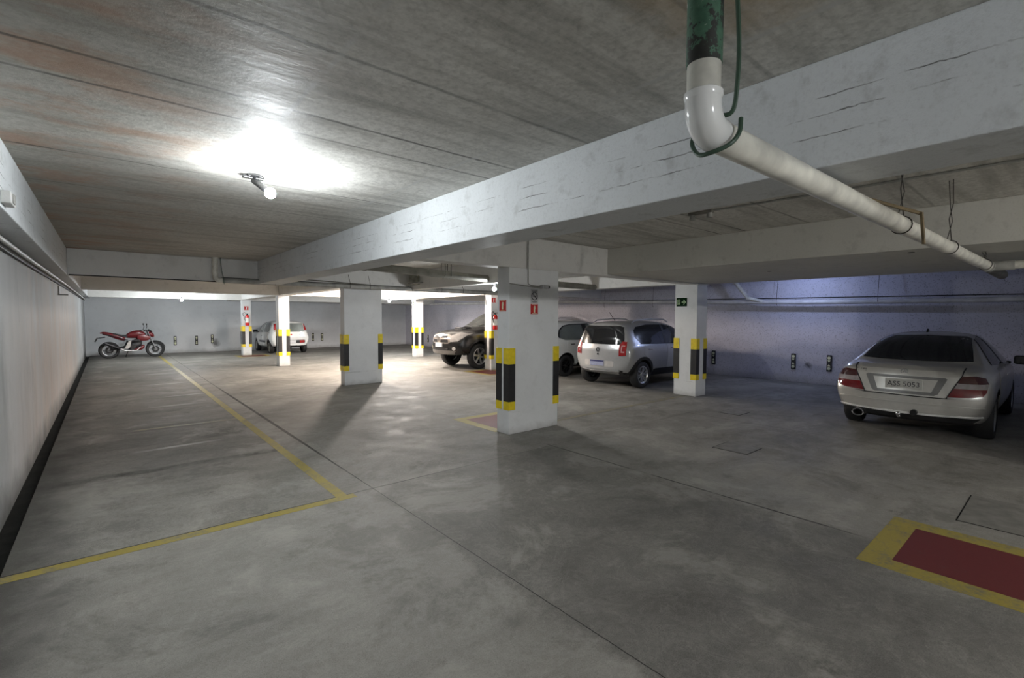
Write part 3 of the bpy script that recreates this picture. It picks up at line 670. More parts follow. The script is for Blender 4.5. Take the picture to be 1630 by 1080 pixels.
# ---------------------------------------------------------------- cars
class Car:
    """body lofted from cross sections along x (nose at +x, left side +y); other pieces are laid on its skin"""
    def __init__(s, name, label, loc, rz, st, paint, lean=0., lean_z=.7, bow=(.06, .10), bulge=.02, cat='car'):
        s.root = thing(name, label, cat, loc, rz); s.paint = paint
        bm = bmesh.new(); rings = []
        for (x, zb, wb, zs, ws, zt, wt) in st:
            zm = zb+(zs-zb)*.55
            half = [(0, zb), (wb*.8, zb), (wb, zb+.05), (ws+bulge*.6, zm), (ws, zs), (ws-.03-(ws-wt)*.12, zs+(zt-zs)*.14), (wt+(ws-wt)*.12, zt-(zt-zs)*.20), (wt*.80, zt-.008), (0, zt+.012)]
            ring = half+[(-y, z) for (y, z) in half[-2:0:-1]]
            rings.append([bm.verts.new((x, y, z)) for (y, z) in ring])
        n = len(rings[0]); h = n//2
        for a, b in zip(rings, rings[1:]):
            for k in range(n): bm.faces.new((a[k], a[(k+1) % n], b[(k+1) % n], b[k]))
        for ring, flip in ((rings[0], 1), (rings[-1], 0)):
            R = [ring[i] for i in range(h+1)]; L = [ring[(n-i) % n] for i in range(h+1)]
            for i in range(h):
                q = []
                for v in (R[i], R[i+1], L[i+1], L[i]):
                    if v not in q: q.append(v)
                bm.faces.new(q[::-1] if flip else q)
        bmesh.ops.recalc_face_normals(bm, faces=bm.faces[:])
        me = bpy.data.meshes.new('body'); bm.to_mesh(me); bm.free()
        o = bpy.data.objects.new('body', me); COL.objects.link(o)
        md = o.modifiers.new('s', 'SUBSURF'); md.levels = 3; md.render_levels = 3
        m2 = evaluate(o); bpy.data.objects.remove(o)
        bm = bmesh.new(); bm.from_mesh(m2); bpy.data.meshes.remove(m2)
        xr, xf = st[0][0], st[-1][0]
        for v in bm.verts:
            x, y, z = v.co
            a = max(0, min(1, (xr+.7-x)/.7)); b = max(0, min(1, (x-xf+.9)/.9))
            v.co.x += a*(lean*max(0, z-lean_z) + bow[0]*(y/.75)**2) - b*bow[1]*(y/.75)**2
        s.bm = bm; s.bvh = BVHTree.FromBMesh(bm)
    def finish(s, wells):
        """cut wheel wells and link the body"""
        me = bpy.data.meshes.new('body'); s.bm.to_mesh(me)
        for m_ in (s.paint, M['darkcav']): me.materials.append(m_)
        o = bpy.data.objects.new('body', me); COL.objects.link(o)
        cb = bmesh.new()
        for (x, z, r, y0, y1) in wells:
            for sgn in (-1, 1): lathe(cb, [(0, y0), (r, y0), (r, y1), (0, y1)], (x, 0, z) if sgn > 0 else (x, 0, z), 'y', 32, 1) if sgn > 0 else lathe(cb, [(0, -y1), (r, -y1), (r, -y0), (0, -y0)], (x, 0, z), 'y', 32, 1)
        bmesh.ops.recalc_face_normals(cb, faces=cb.faces[:])
        cm = bpy.data.meshes.new('c'); cb.to_mesh(cm); cb.free(); cm.materials.append(s.paint); cm.materials.append(M['darkcav'])
        co = bpy.data.objects.new('c', cm); COL.objects.link(co)
        md = o.modifiers.new('b', 'BOOLEAN'); md.operation = 'DIFFERENCE'; md.object = co; md.solver = 'EXACT'
        m2 = evaluate(o); o.modifiers.clear(); o.data = m2; bpy.data.objects.remove(co); bpy.data.meshes.remove(me)
        for p in m2.polygons:
            p.use_smooth = True
            if p.normal.z < -.8 and p.center.z < .45: p.material_index = 1
        m2.set_sharp_from_angle(angle=math.radians(35)); m2.name = 'body'
        o.parent = s.root; s.body = o
    def hit(s, axis, sgn, a, b):
        d = {'x': Vector((-sgn, 0, 0)), 'y': Vector((0, -sgn, 0)), 'z': Vector((0, 0, -1))}[axis]
        p = {'x': Vector((sgn*6, a, b)), 'y': Vector((a, sgn*4, b)), 'z': Vector((a, b, 4))}[axis]
        loc, nor, _, _ = s.bvh.ray_cast(p, d)
        if loc is None: return None, None
        if nor.dot(d) > 0: nor = -nor
        return loc, nor
    def patch(s, name, poly, axis, sgn, mats, off=.004, res=.04, pick=None, parent=None, label=None, skirt=.012):
        """lay polygon poly on the skin, seen along axis from side sgn"""
        pts = []
        for i, p in enumerate(poly):
            q = poly[(i+1) % len(poly)]; L = math.dist(p, q); k = max(1, int(L/res))
            pts += [(p[0]+(q[0]-p[0])*j/k, p[1]+(q[1]-p[1])*j/k) for j in range(k)]
        nb = len(pts); xs = [p[0] for p in pts]; ys = [p[1] for p in pts]
        def inside(x, y):
            c = False
            for i in range(nb):
                (x1, y1), (x2, y2) = pts[i], pts[i-1]
                if (y1 > y) != (y2 > y) and x < (x2-x1)*(y-y1)/(y2-y1)+x1: c = not c
            return c and min(math.hypot(x-a, y-b) for a, b in pts) > res*.45
        gx = min(xs)+res/2
        inner = []
        while gx < max(xs):
            gy = min(ys)+res/2
            while gy < max(ys):
                if inside(gx, gy): inner.append((gx, gy))
                gy += res
            gx += res
        off += .003
        r = geometry.delaunay_2d_cdt([Vector(p) for p in pts+inner], [], [list(range(nb))], 1, 1e-5)
        bm = bmesh.new(); vs = []; nr = []
        for p in r[0]:
            loc, nor = s.hit(axis, sgn, p[0], p[1])
            if loc is None: vs.append(None); nr.append(None)
            else: vs.append(bm.verts.new(loc+nor*off)); nr.append(nor)
        idx = {v: i for i, v in enumerate(vs) if v}
        for f in r[2]:
            q = [vs[i] for i in f]
            if all(q) and max((q[i].co-q[i-1].co).length for i in range(len(q))) < res*9:
                try: fc = bm.faces.new(q)
                except ValueError: continue
                if pick: fc.material_index = pick(*[sum(r[0][i][k] for i in f)/len(f) for k in (0, 1)])
        bmesh.ops.delete(bm, geom=[v for v in bm.verts if not v.link_faces], context='VERTS')
        d = {'x': Vector((sgn, 0, 0)), 'y': Vector((0, sgn, 0)), 'z': Vector((0, 0, 1))}[axis]
        bm.normal_update()
        for f in bm.faces:
            if f.normal.dot(d) < 0: f.normal_flip()
        be = [e for e in bm.edges if e.is_boundary]; low = {}
        for e in be:
            for v in e.verts:
                if v not in low: low[v] = bm.verts.new(v.co-nr[idx[v]]*(off+skirt))
        for e in be:
            a, b = e.verts; f0 = e.link_faces[0]
            ls = [l for l in f0.loops if l.edge == e][0]
            if ls.vert != a: a, b = b, a
            f = bm.faces.new((b, a, low[a], low[b])); f.material_index = f0.material_index
        return obj(name, bm, mats, parent or s.root, 'keep', label)
    def wheel(s, x, y, r, wd, style, spokes=5, rimr=None, mat=None):
        sg = 1 if y > 0 else -1; rr = rimr or r*.66
        bm = bmesh.new(); h = wd/2
        lathe(bm, [(rr*.98, -h*.85), (rr+.02, -h), (r-.03, -h), (r-.008, -h*.82), (r, -h*.5), (r, h*.5), (r-.008, h*.82), (r-.03, h), (rr+.02, h), (rr*.98, h*.85)], (0, 0, 0), 'y', 40)
        wh = obj('wheel', bm, M['tyre'], s.root, True); wh.location = (x, y, r)
        bm = bmesh.new()
        lathe(bm, [(rr+.004, sg*h*.9), (rr-.012, sg*h*.92), (rr-.03, sg*h*.75), (rr-.04, -sg*h*.6)], (0, 0, 0), 'y', 40, 0)
        lathe(bm, [(rr-.035, sg*h*.1), (0, sg*h*.1)], (0, 0, 0), 'y', 40, 1)
        lathe(bm, [(0, sg*h*.78), (.045, sg*h*.76), (.06, sg*h*.62), (.06, sg*h*.1)], (0, 0, 0), 'y', 24, 0)
        n = spokes
        for k in range(n):
            for off_ in ((-.12, .12) if style == 'twin' else (0,)):
                a = 2*PI*k/n+.3; R4 = Matrix.Rotation(a, 4, 'Y')
                w0, w1 = (.030, .030) if style == 'twin' else (.045, .07) if style == 'wide' else (.032, .028)
                A = R4 @ Matrix.Rotation(off_*1.6, 4, 'Y')
                vs = []
                for (rad, ww, dd) in ((.03, w0, sg*h*.70), (rr-.016, w1, sg*h*.84)):
                    for (u, dpt) in ((-1, 0), (1, 0), (1, 1), (-1, 1)):
                        vs.append(bm.verts.new(A @ Vector((u*ww/2, dd-(.0 if dpt == 0 else sg*.03), rad))))
                for q in ((0, 1, 5, 4), (1, 2, 6, 5), (2, 3, 7, 6), (3, 0, 4, 7), (0, 3, 2, 1), (4, 5, 6, 7)): bm.faces.new([vs[i] for i in q])
        obj('rim', bm, [mat or M['alloy'], M['darkcav']], wh, True)
    def wheels(s, xr, xf, ty, r, wd, style, spokes, gap=.05, mat=None, depth=.30):
        for x in (xr, xf):
            for y in (-ty, ty): s.wheel(x, y, r, wd, style, spokes, mat=mat)
        s.finish([(xr, r+.02, r+gap, ty-depth+.08, ty+.6), (xf, r+.02, r+gap, ty-depth+.08, ty+.6)])
    def arch(s, x, z, r0_, r1_, m_, a0=0, a1=PI, z0=None):
        n = 18
        for sg in (-1, 1):
            o_ = [(x+r1_*math.cos(a0+(a1-a0)*i/n), z+r1_*math.sin(a0+(a1-a0)*i/n)) for i in range(n+1)]
            i_ = [(x+r0_*math.cos(a1-(a1-a0)*i/n), z+r0_*math.sin(a1-(a1-a0)*i/n)) for i in range(n+1)]
            s.patch('arch_trim', o_+i_, 'y', sg, m_, .012, .03)
    def mirror(s, x, y, z, m_):
        for sg in (-1, 1):
            bm = bmesh.new(); bx(bm, -.06, .07, -.10, .10, -.065, .075, bevel=.03, seg=3); bx(bm, -.02, .04, -sg*.16-.03, -sg*.16+.09, -.06, -.02, bevel=.01)
            o = obj('door_mirror', bm, m_, s.root, True); o.location = (x, sg*y, z)
            bm = bmesh.new(); bx(bm, -.064, -.058, -.085, .085, -.05, .06); obj('mirror_glass', bm, M['glass'], o)
    def handle(s, x, z, m_, parents=None):
        for i, sg in enumerate((-1, 1)):
            loc, nor = s.hit('y', sg, x, z)
            bm = bmesh.new(); bx(bm, -.085, .085, -.012, .022, -.014, .014, bevel=.008)
            o = obj('door_handle', bm, m_, parents[i] if parents else s.root, True); o.location = loc
    def text(s, name, txt, size, y, z, m_, sgn=-1, parent=None, flat=False, off=.006):
        bm = text_bm(txt, size)
        loc, nor = s.hit('x', sgn, y, z)
        for v in bm.verts:
            u, vv, d = v.co
            yy = y-u if sgn < 0 else y+u
            l2, n2 = s.hit('x', sgn, yy, z+vv) if not flat else (Vector((loc.x, yy, z+vv)), nor)
            v.co = (l2 or Vector((loc.x, yy, z+vv)))+Vector((sgn*(off+d), 0, 0))
        return obj(name, bm, m_, parent or s.root)
    def plate(s, y, z, wd, ht, m_, txt=None, sgn=-1, blue=False, proud=.012, size=.09, ink=None):
        loc, nor = s.hit('x', sgn, y, z); x = loc.x+sgn*proud
        bm = bmesh.new(); bx(bm, min(x, x-sgn*.03), max(x, x-sgn*.03), y-wd/2, y+wd/2, z-ht/2, z+ht/2, bevel=.004)
        p = obj('number_plate', bm, m_, s.root)
        if blue:
            bm = bmesh.new(); bx(bm, min(x, x+sgn*.002), max(x, x+sgn*.002), y-wd/2+.004, y+wd/2-.004, z+ht/2-.035, z+ht/2-.004); obj('blue_band', bm, M['plateblue'], p)
        if txt:
            bm = text_bm(txt, size, .001)
            for v in bm.verts:
                u, vv, d = v.co; v.co = (x+sgn*(.0015+d), y+(-u if sgn < 0 else u)*1.0, z+vv-(.012 if blue else 0))
            obj('plate_lettering', bm, ink or M['ink'], p)
        return p

def rpoly(x0, x1, z0, z1, r=.04, n=4):
    """rounded rectangle"""
    out = []
    for (cx, cz, a) in ((x1-r, z1-r, 0), (x0+r, z1-r, PI/2), (x0+r, z0+r, PI), (x1-r, z0+r, 1.5*PI)):
        out += [(cx+r*math.cos(a+PI/2*i/n), cz+r*math.sin(a+PI/2*i/n)) for i in range(n+1)]
    return out
def mirror_poly(p): return [(-a, b) for (a, b) in p][::-1]

# --- silver sedan, right foreground
c = Car('car', 'silver sedan parked nose to the right wall, seen from behind', (10.87, 1.55, 0), 0, [
 (-2.29, .36, .60, .66, .80, .93, .70), (-2.24, .28, .74, .74, .85, .975, .76), (-2.05, .22, .80, .82, .885, 1.005, .78), (-1.74, .20, .82, .88, .885, 1.03, .74),
 (-1.62, .19, .82, .90, .885, 1.06, .72), (-1.2, .19, .83, .91, .885, 1.28, .62), (-.8, .18, .83, .92, .885, 1.41, .57), (-.1, .18, .83, .91, .885, 1.447, .57), (.4, .18, .83, .90, .885, 1.40, .57),
 (.8, .18, .83, .89, .88, 1.20, .66), (1.18, .19, .83, .87, .875, 1.0, .74), (1.7, .2, .81, .80, .86, .92, .70), (2.1, .24, .74, .68, .80, .82, .62), (2.27, .3, .6, .55, .68, .68, .5)], M['silver'], lean=.22, lean_z=.62, bow=(.10, .16))
c.patch('rear_window', [(.64, 1.055), (.60, 1.18), (.525, 1.345), (.46, 1.372), (0, 1.385), (-.46, 1.372), (-.525, 1.345), (-.60, 1.18), (-.64, 1.055), (-.4, 1.045), (0, 1.04), (.4, 1.045)], 'x', -1, M['glass'], .004, .05)
lp = [(.455, .615), (.60, .895), (.72, .90), (.80, .875), (.835, .80), (.825, .70), (.80, .655), (.70, .63)]
def band(a, z): return 1 if .742 < z < .805 else (2 if z >= .805 else 0)
for q in (lp, mirror_poly(lp)): c.patch('tail_light', q, 'x', -1, [M['lensred_deep'], M['lensgrey'], M['lensdark']], .008, .022, band)
c.patch('boot_lid', [(.44, .60), (.585, .90), (.60, .985), (-.60, .985), (-.585, .90), (-.44, .60)], 'x', -1, M['silver'], .005, .04)
tz = [(.455, .845), (.37, .645), (.33, .62), (-.33, .62), (-.37, .645), (-.455, .845), (-.43, .86), (.43, .86)]
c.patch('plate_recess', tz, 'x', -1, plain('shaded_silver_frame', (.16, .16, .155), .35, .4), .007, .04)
c.patch('plate_recess_panel', [(.36, .825), (.30, .66), (-.30, .66), (-.36, .825)], 'x', -1, M['silver'], .009, .05)
for s in (-1, 1): c.patch('boot_gap', [(s*.446, .598), (s*.588, .90), (s*.602, .985), (s*.614, .985), (s*.600, .90), (s*.458, .598)][::s], 'x', -1, M['darkcav'], .0085, .02)
c.patch('bumper_gap', [(.60, .612), (.46, .602), (-.46, .602), (-.60, .612), (-.46, .590), (.46, .590)], 'x', -1, M['darkcav'], .0085, .02)
c.root.scale = (1, 1, 1.035)
c.plate(0, .745, .42, .135, M['plate'], 'ASS 5053', proud=.022, size=.095)
c.text('badge_lettering', 'C 180', .055, .52, .905, M['ink'])
# round three-spoked emblem
loc, nor = c.hit('x', -1, 0, .915); bm = bmesh.new()
for i in range(28):
    a, b = 2*PI*i/28, 2*PI*(i+1)/28
    prism(bm, [(.036*math.cos(a), .036*math.sin(a)), (.042*math.cos(a), .042*math.sin(a)), (.042*math.cos(b), .042*math.sin(b)), (.036*math.cos(b), .036*math.sin(b))], lambda u, v: Vector((loc.x-.006, u, .915+v)), (-1, 0, 0), .006)
for k in range(3):
    a = PI/2+2*PI*k/3; prism(bm, [(.037*math.cos(a), .037*math.sin(a)), (.007*math.cos(a+1.05), .007*math.sin(a+1.05)), (.007*math.cos(a-1.05), .007*math.sin(a-1.05))], lambda u, v: Vector((loc.x-.006, u, .915+v)), (-1, 0, 0), .006)
obj('emblem', bm, M['chrome'], c.root)
c.patch('bumper_chrome_strip', [(.80, .37), (.80, .385), (.3, .372), (-.3, .372), (-.80, .385), (-.80, .37), (-.3, .355), (.3, .355)], 'x', -1, plain('pale_strip', (.8, .8, .78), .25, .3, coat=.5), .014, .03)
c.patch('bumper_valance', [(.78, .362), (.3, .35), (-.3, .35), (-.78, .362), (-.7, .29), (.7, .29)], 'x', -1, M['black'], .008, .04)
c.patch('bumper_crease', [(.82, .505), (-.82, .505), (-.82, .495), (.82, .495)], 'x', -1, M['silver'], .008, .03)
s = 1
if True:
    bm = bmesh.new(); lathe(bm, [(.05, -2.3), (.056, -2.31), (.056, -2.1), (.045, -2.1), (.045, -2.3), (.05, -2.3)], (0, s*.52, .29), 'x', 20)
    for v in bm.verts: v.co.y = s*.52+(v.co.y-s*.52)*1.35
    obj('exhaust_tip', bm, M['steel'], c.root, True)
bm = bmesh.new(); tube(bm, [(-2.25, .02, .30), (-2.40, .02, .32)], .018, 10); bmesh.ops.create_uvsphere(bm, u_segments=14, v_segments=10, radius=.03, matrix=Matrix.Translation((-2.42, .02, .355))); tube(bm, [(-2.40, .02, .31), (-2.42, .02, .345)], .014, 8)
obj('tow_ball', bm, M['chrome'], c.root, True)
bm = bmesh.new(); lathe(bm, [(0, -2.33), (.04, -2.33), (.045, -2.25), (0, -2.25)], (0, -.13, .375), 'x', 18); obj('tow_socket', bm, M['blackgloss'], c.root, True)
bm = bmesh.new(); prism(bm, [(-.62, 1.44), (-.76, 1.43), (-.72, 1.47), (-.70, 1.485)], lambda u, v: Vector((u, -.012, v)), (0, 1, 0), .024); obj('roof_antenna', bm, M['blackgloss'], c.root)
sw = [(-1.28, 1.0), (-1.0, 1.19), (-.72, 1.335), (-.3, 1.375), (.1, 1.37), (.42, 1.31), (.75, 1.13), (.98, .985), (.6, .965), (-.4, .975)]
for s in (-1, 1):
    c.patch('side_window', sw, 'y', s, M['glass'], .005, .05)
    c.patch('window_pillar', [(-.36, .98), (-.28, .98), (-.24, 1.37), (-.30, 1.37)], 'y', s, M['black'], .008, .05)
    c.patch('front_door', [(-.32, .95), (.95, .95), (1.0, .6), (.92, .34), (-.3, .34)], 'y', s, M['silver'], .003, .06)
    c.patch('rear_door', [(-.34, .95), (-1.15, .95), (-1.2, .75), (-1.0, .36), (-.32, .34)], 'y', s, M['silver'], .003, .06)
c.handle(-.15, .80, M['silver']); c.handle(-.98, .82, M['silver'])
c.mirror(.72, 1.0, .98, M['blackgloss'])
for s in (-1, 1): c.patch('headlight', [(s*.45, .62), (s*.70, .64), (s*.72, .74), (s*.5, .73)], 'x', 1, M['lensclear'], .006, .04)
c.wheels(-1.38, 1.38, .765, .315, .21, 'wide', 5)

# --- small grey hatchback
c = Car('car', 'grey silver small hatchback with roof rails, left of the exit sign column', (11.02, 7.52, 0), 0, [
 (-1.78, .42, .56, .80, .72, 1.34, .54), (-1.74, .34, .70, .86, .79, 1.42, .585), (-1.5, .27, .76, .92, .82, 1.465, .60), (-.6, .22, .78, .93, .825, 1.485, .605), (.1, .22, .78, .92, .825, 1.475, .605), (.45, .22, .78, .90, .82, 1.40, .61),
 (.92, .22, .78, .87, .81, 1.12, .68), (1.12, .23, .77, .84, .80, 1.0, .69), (1.45, .26, .72, .74, .77, .90, .62), (1.68, .32, .62, .62, .68, .74, .52), (1.76, .36, .5, .52, .56, .64, .42)], M['silverblue'], lean=.24, lean_z=.85, bow=(.10, .14))
c.patch('tailgate', [(.50, .66), (.60, .70), (.62, .98), (.615, 1.1), (.54, 1.37), (-.54, 1.37), (-.615, 1.1), (-.62, .98), (-.60, .70), (-.50, .66)], 'x', -1, M['silverblue'], .004, .04)
gp = [(.63, .985), (.625, 1.08), (.60, 1.2), (.545, 1.335), (.46, 1.365), (-.46, 1.365), (-.545, 1.335), (-.60, 1.2), (-.625, 1.08), (-.63, .985), (-.52, .965), (.52, .965)]
c.patch('rear_window', gp, 'x', -1, M['glass'], .010, .04)
tl = [(.545, .72), (.70, .735), (.705, .90), (.685, 1.03), (.60, 1.04), (.545, .96)]
def upband(a, z): return 1 if (.592 < abs(a) < .612 and .80 < z < .955) or (.592 < abs(a) < .668 and (.80 < z < .822 or .933 < z < .955)) else 0
for q in (tl, mirror_poly(tl)): c.patch('tail_light', q, 'x', -1, [M['lensred'], plain('pale_pink_lens', (.55, .30, .29), .15, coat=.5)], .012, .014, upband)
c.root.scale = (1.06, 1.06, 1.09)
# round emblem with the two letters set one over the other
loc, nor = c.hit('x', -1, 0, .80); bm = bmesh.new(); T = lambda u, v: Vector((loc.x-.008, -u, .84+v))
for i in range(28):
    a, b = 2*PI*i/28, 2*PI*(i+1)/28
    prism(bm, [(.046*math.cos(a), .046*math.sin(a)), (.053*math.cos(a), .053*math.sin(a)), (.053*math.cos(b), .053*math.sin(b)), (.046*math.cos(b), .046*math.sin(b))][::-1], T, (-1, 0, 0), .006)
def stroke(p, q, wd=.007):
    d = Vector((q[0]-p[0], q[1]-p[1])).normalized(); n = Vector((-d.y, d.x))*wd/2
    prism(bm, [(p[0]+n.x, p[1]+n.y), (p[0]-n.x, p[1]-n.y), (q[0]-n.x, q[1]-n.y), (q[0]+n.x, q[1]+n.y)], T, (-1, 0, 0), .006)
for p, q in (((-.018, .043), (0, .004)), ((.018, .043), (0, .004)), ((-.042, .018), (-.02, -.040)), ((-.02, -.040), (0, -.004)), ((0, -.004), (.02, -.040)), ((.02, -.040), (.042, .018))): stroke(p, q)
obj('emblem', bm, M['ink'], c.root)
bm = bmesh.new(); prism(bm, circ(0, 0, .022, 16), lambda u, v: Vector((loc.x-.008, -u, .745+v)), (-1, 0, 0), .012); obj('tailgate_lock', bm, M['ink'], c.root)
c.patch('bumper_recess', rpoly(-.42, .42, .475, .60, .03), 'x', -1, plain('pale_bumper_recess', (.62, .60, .58), .3, .3, coat=.5), .005, .04)
c.plate(.03, .545, .40, .125, plain('bluish_number_plate', (.34, .36, .50), .4), None, blue=True, proud=.016)
c.patch('skid_plate', [(.56, .40), (.46, .31), (-.46, .31), (-.56, .40), (-.3, .375), (.3, .375)], 'x', -1, M['alloy'], .012, .04)
c.patch('bumper_cladding', [(.62, .40), (.55, .29), (.44, .29), (.54, .41)], 'x', -1, M['black'], .008, .04); c.patch('bumper_cladding', mirror_poly([(.62, .40), (.55, .29), (.44, .29), (.54, .41)]), 'x', -1, M['black'], .008, .04)
bm = bmesh.new(); bx(bm, -.02, .02, -.14, .14, -.008, .008, bevel=.006); o = obj('rear_wiper', bm, M['blackgloss'], c.root); loc, nor = c.hit('x', -1, .06, 1.02); o.location = loc+nor*.02
sw = [(-1.22, .975), (-1.36, 1.14), (-1.34, 1.27), (-1.22, 1.345), (-.8, 1.39), (-.1, 1.395), (.35, 1.33), (.62, 1.16), (.84, .985), (.3, .955), (-.6, .96)]
for s in (-1, 1):
    c.patch('side_window', sw, 'y', s, M['glass'], .006, .05)
    c.patch('window_pillar', [(-.30, .97), (-.20, .97), (-.16, 1.39), (-.24, 1.39)], 'y', s, M['black'], .009, .05)
    c.patch('rear_door', [(-.25, .945), (-1.12, .945), (-1.16, .74), (-.86, .60), (-.72, .36), (-.25, .34)], 'y', s, M['silverblue'], .003, .05)
    c.patch('front_door', [(-.22, .945), (.82, .955), (.86, .6), (.72, .36), (-.22, .34)], 'y', s, M['silverblue'], .003, .05)
    c.patch('sill_trim', [(-.74, .40), (.74, .40), (.74, .25), (-.74, .25)], 'y', s, M['black'], .010, .05)
    c.patch('side_protector', [(-.70, .415), (.70, .415), (.70, .385), (-.70, .385)], 'y', s, M['black'], .014, .05)
    bm = bmesh.new(); pts = [(-1.28, s*.545, 1.435), (-1.16, s*.55, 1.495), (-.5, s*.555, 1.525), (.0, s*.555, 1.515), (.18, s*.55, 1.455)]
    tube(bm, pts, .014, 8); obj('roof_rail', bm, M['alloy'] if s < 0 else M['alloy'], c.root, True)
c.handle(-.92, .855, M['chrome']); c.handle(.0, .86, M['chrome']); c.mirror(.62, .95, .99, M['blackgloss'])
bm = bmesh.new(); tube(bm, [(-1.18, 0, 1.49), (-1.38, .01, 1.68)], .005, 6); lathe(bm, [(0, 0), (.02, 0), (.012, .02), (0, .02)], (-1.18, 0, 1.485), seg=10); obj('roof_antenna', bm, M['blackgloss'], c.root, True)
for x in (-1.17, 1.25): c.arch(x, .30, .335, .40, M['black'], -.25, PI+.25)
for s in (-1, 1): c.patch('headlight', [(s*.38, .60), (s*.62, .62), (s*.64, .80), (s*.5, .80)], 'x', 1, M['lensclear'], .006, .04)
c.wheels(-1.17, 1.25, .715, .295, .19, 'twin', 6)

# --- white hatchback behind it
c = Car('car', 'white hatchback partly hidden between the wide column and the grey hatchback', (11.27, 10.22, 0), 0, [
 (-1.92, .42, .58, .82, .72, 1.38, .54), (-1.87, .34, .70, .88, .80, 1.45, .585), (-1.6, .27, .77, .93, .825, 1.50, .60), (-.6, .22, .79, .94, .83, 1.53, .605), (.1, .22, .79, .93, .83, 1.52, .605), (.45, .22, .79, .91, .825, 1.43, .61),
 (.95, .22, .79, .88, .815, 1.12, .68), (1.2, .23, .78, .84, .805, 1.0, .69), (1.55, .26, .73, .75, .78, .90, .62), (1.8, .32, .62, .62, .68, .74, .52), (1.9, .36, .5, .52, .56, .64, .42)], M['whitecar'], lean=.22, lean_z=.85, bow=(.10, .14))
c.root.scale = (1.04, 1.04, 1.05)
c.patch('rear_window', [(.60, 1.0), (.52, 1.37), (-.52, 1.37), (-.60, 1.0)], 'x', -1, M['glass'], .010, .05)
for q in ([(.56, .76), (.69, .76), (.67, 1.0), (.60, 1.0)],): 
    for qq in (q, mirror_poly(q)): c.patch('tail_light', qq, 'x', -1, M['lensred'], .012, .03)
sw = [(-1.42, 1.05), (-1.44, 1.12), (-1.36, 1.26), (-1.2, 1.355), (-.9, 1.40), (-.1, 1.415), (.35, 1.35), (.65, 1.16), (.88, 1.0), (.3, .97), (-1.25, 1.0)]
for s in (-1, 1):
    c.patch('side_window', sw, 'y', s, M['glassgrey'], .006, .05)
    c.patch('window_frame', [(-1.46, 1.05), (-1.48, 1.13), (-1.38, 1.28), (-1.2, 1.375), (-.9, 1.42), (-.1, 1.435), (-.1, 1.41), (-.9, 1.395), (-1.2, 1.345), (-1.35, 1.25), (-1.42, 1.12), (-1.40, 1.06)], 'y', s, M['black'], .008, .03)
    c.patch('window_pillar', [(-.46, 1.0), (-.30, 1.0), (-.24, 1.41), (-.42, 1.41)], 'y', s, M['black'], .009, .05)
    c.patch('rear_door', [(-.36, .96), (-1.2, .99), (-1.2, .75), (-.95, .62), (-.78, .36), (-.35, .34)], 'y', s, M['whitecar'], .003, .05)
    c.patch('front_door', [(-.33, .96), (.86, .97), (.9, .6), (.76, .36), (-.32, .34)], 'y', s, M['whitecar'], .003, .05)
    c.patch('sill_trim', [(-.76, .36), (.78, .36), (.78, .24), (-.76, .24)], 'y', s, M['black'], .010, .05)
c.handle(-.98, .88, M['black']); c.handle(-.05, .88, M['black']); c.mirror(.66, .96, 1.0, M['blackgloss'])
c.wheels(-1.22, 1.25, .725, .295, .19, 'plain', 7, mat=M['blackgloss'])

# --- small white car at the back wall
c = Car('car', 'small white hatchback with dark door lettering, parked by the back wall', (6.35, 24.72, 0), PI/2, [
 (-1.84, .40, .58, .74, .72, 1.36, .58), (-1.80, .33, .70, .82, .78, 1.44, .62), (-1.55, .27, .75, .88, .805, 1.475, .635), (-.6, .22, .77, .90, .81, 1.49, .635), (.1, .22, .77, .90, .81, 1.48, .63), (.45, .22, .77, .89, .805, 1.41, .63),
 (.9, .22, .77, .87, .80, 1.15, .68), (1.1, .23, .76, .85, .79, 1.02, .69), (1.5, .26, .72, .76, .77, .94, .64), (1.76, .32, .62, .64, .68, .78, .54), (1.85, .36, .5, .54, .56, .66, .44)], M['whitecar'], lean=.20, lean_z=.75, bow=(.07, .14))
c.patch('rear_window', [(.575, .985), (.555, 1.20), (.52, 1.35), (.48, 1.365), (-.48, 1.365), (-.52, 1.35), (-.555, 1.20), (-.575, .985)], 'x', -1, M['glassgrey'], .008, .05)
tl = [(.585, .985), (.685, .985), (.675, 1.15), (.63, 1.33), (.555, 1.36), (.575, 1.15)]
def unob(a, z): return 1 if z < 1.06 else 0
for q in (tl, mirror_poly(tl)): c.patch('tail_light', q, 'x', -1, [M['lensred'], M['lensclear']], .012, .022, unob)
c.patch('bumper_insert', rpoly(-.60, .60, .475, .615, .04), 'x', -1, M['black'], .006, .04)
for s in (-1, 1): c.patch('bumper_reflector', rpoly(*sorted((s*.57, s*.36)), .485, .60, .03), 'x', -1, M['lensred'], .010, .03)
c.plate(0, .545, .40, .115, M['platewhite'], None, proud=.016)
c.patch('badge', rpoly(-.48, -.34, .86, .885, .008), 'x', -1, M['signgrey'], .006, .02)
bm = bmesh.new(); loc, nor = c.hit('x', -1, 0, .86); prism(bm, circ(0, 0, .04, 18), lambda u, v: Vector((loc.x-.002, -u, .86+v)), (-1, 0, 0), .008); obj('emblem', bm, M['red'], c.root)
sw1 = [(.80, .99), (.52, 1.22), (.34, 1.335), (.0, 1.385), (-.16, 1.385), (-.16, .945), (.55, .945)]
sw2 = [(-.26, .95), (-.26, 1.385), (-.9, 1.375), (-1.04, 1.30), (-1.08, .99), (-1.02, .955)]
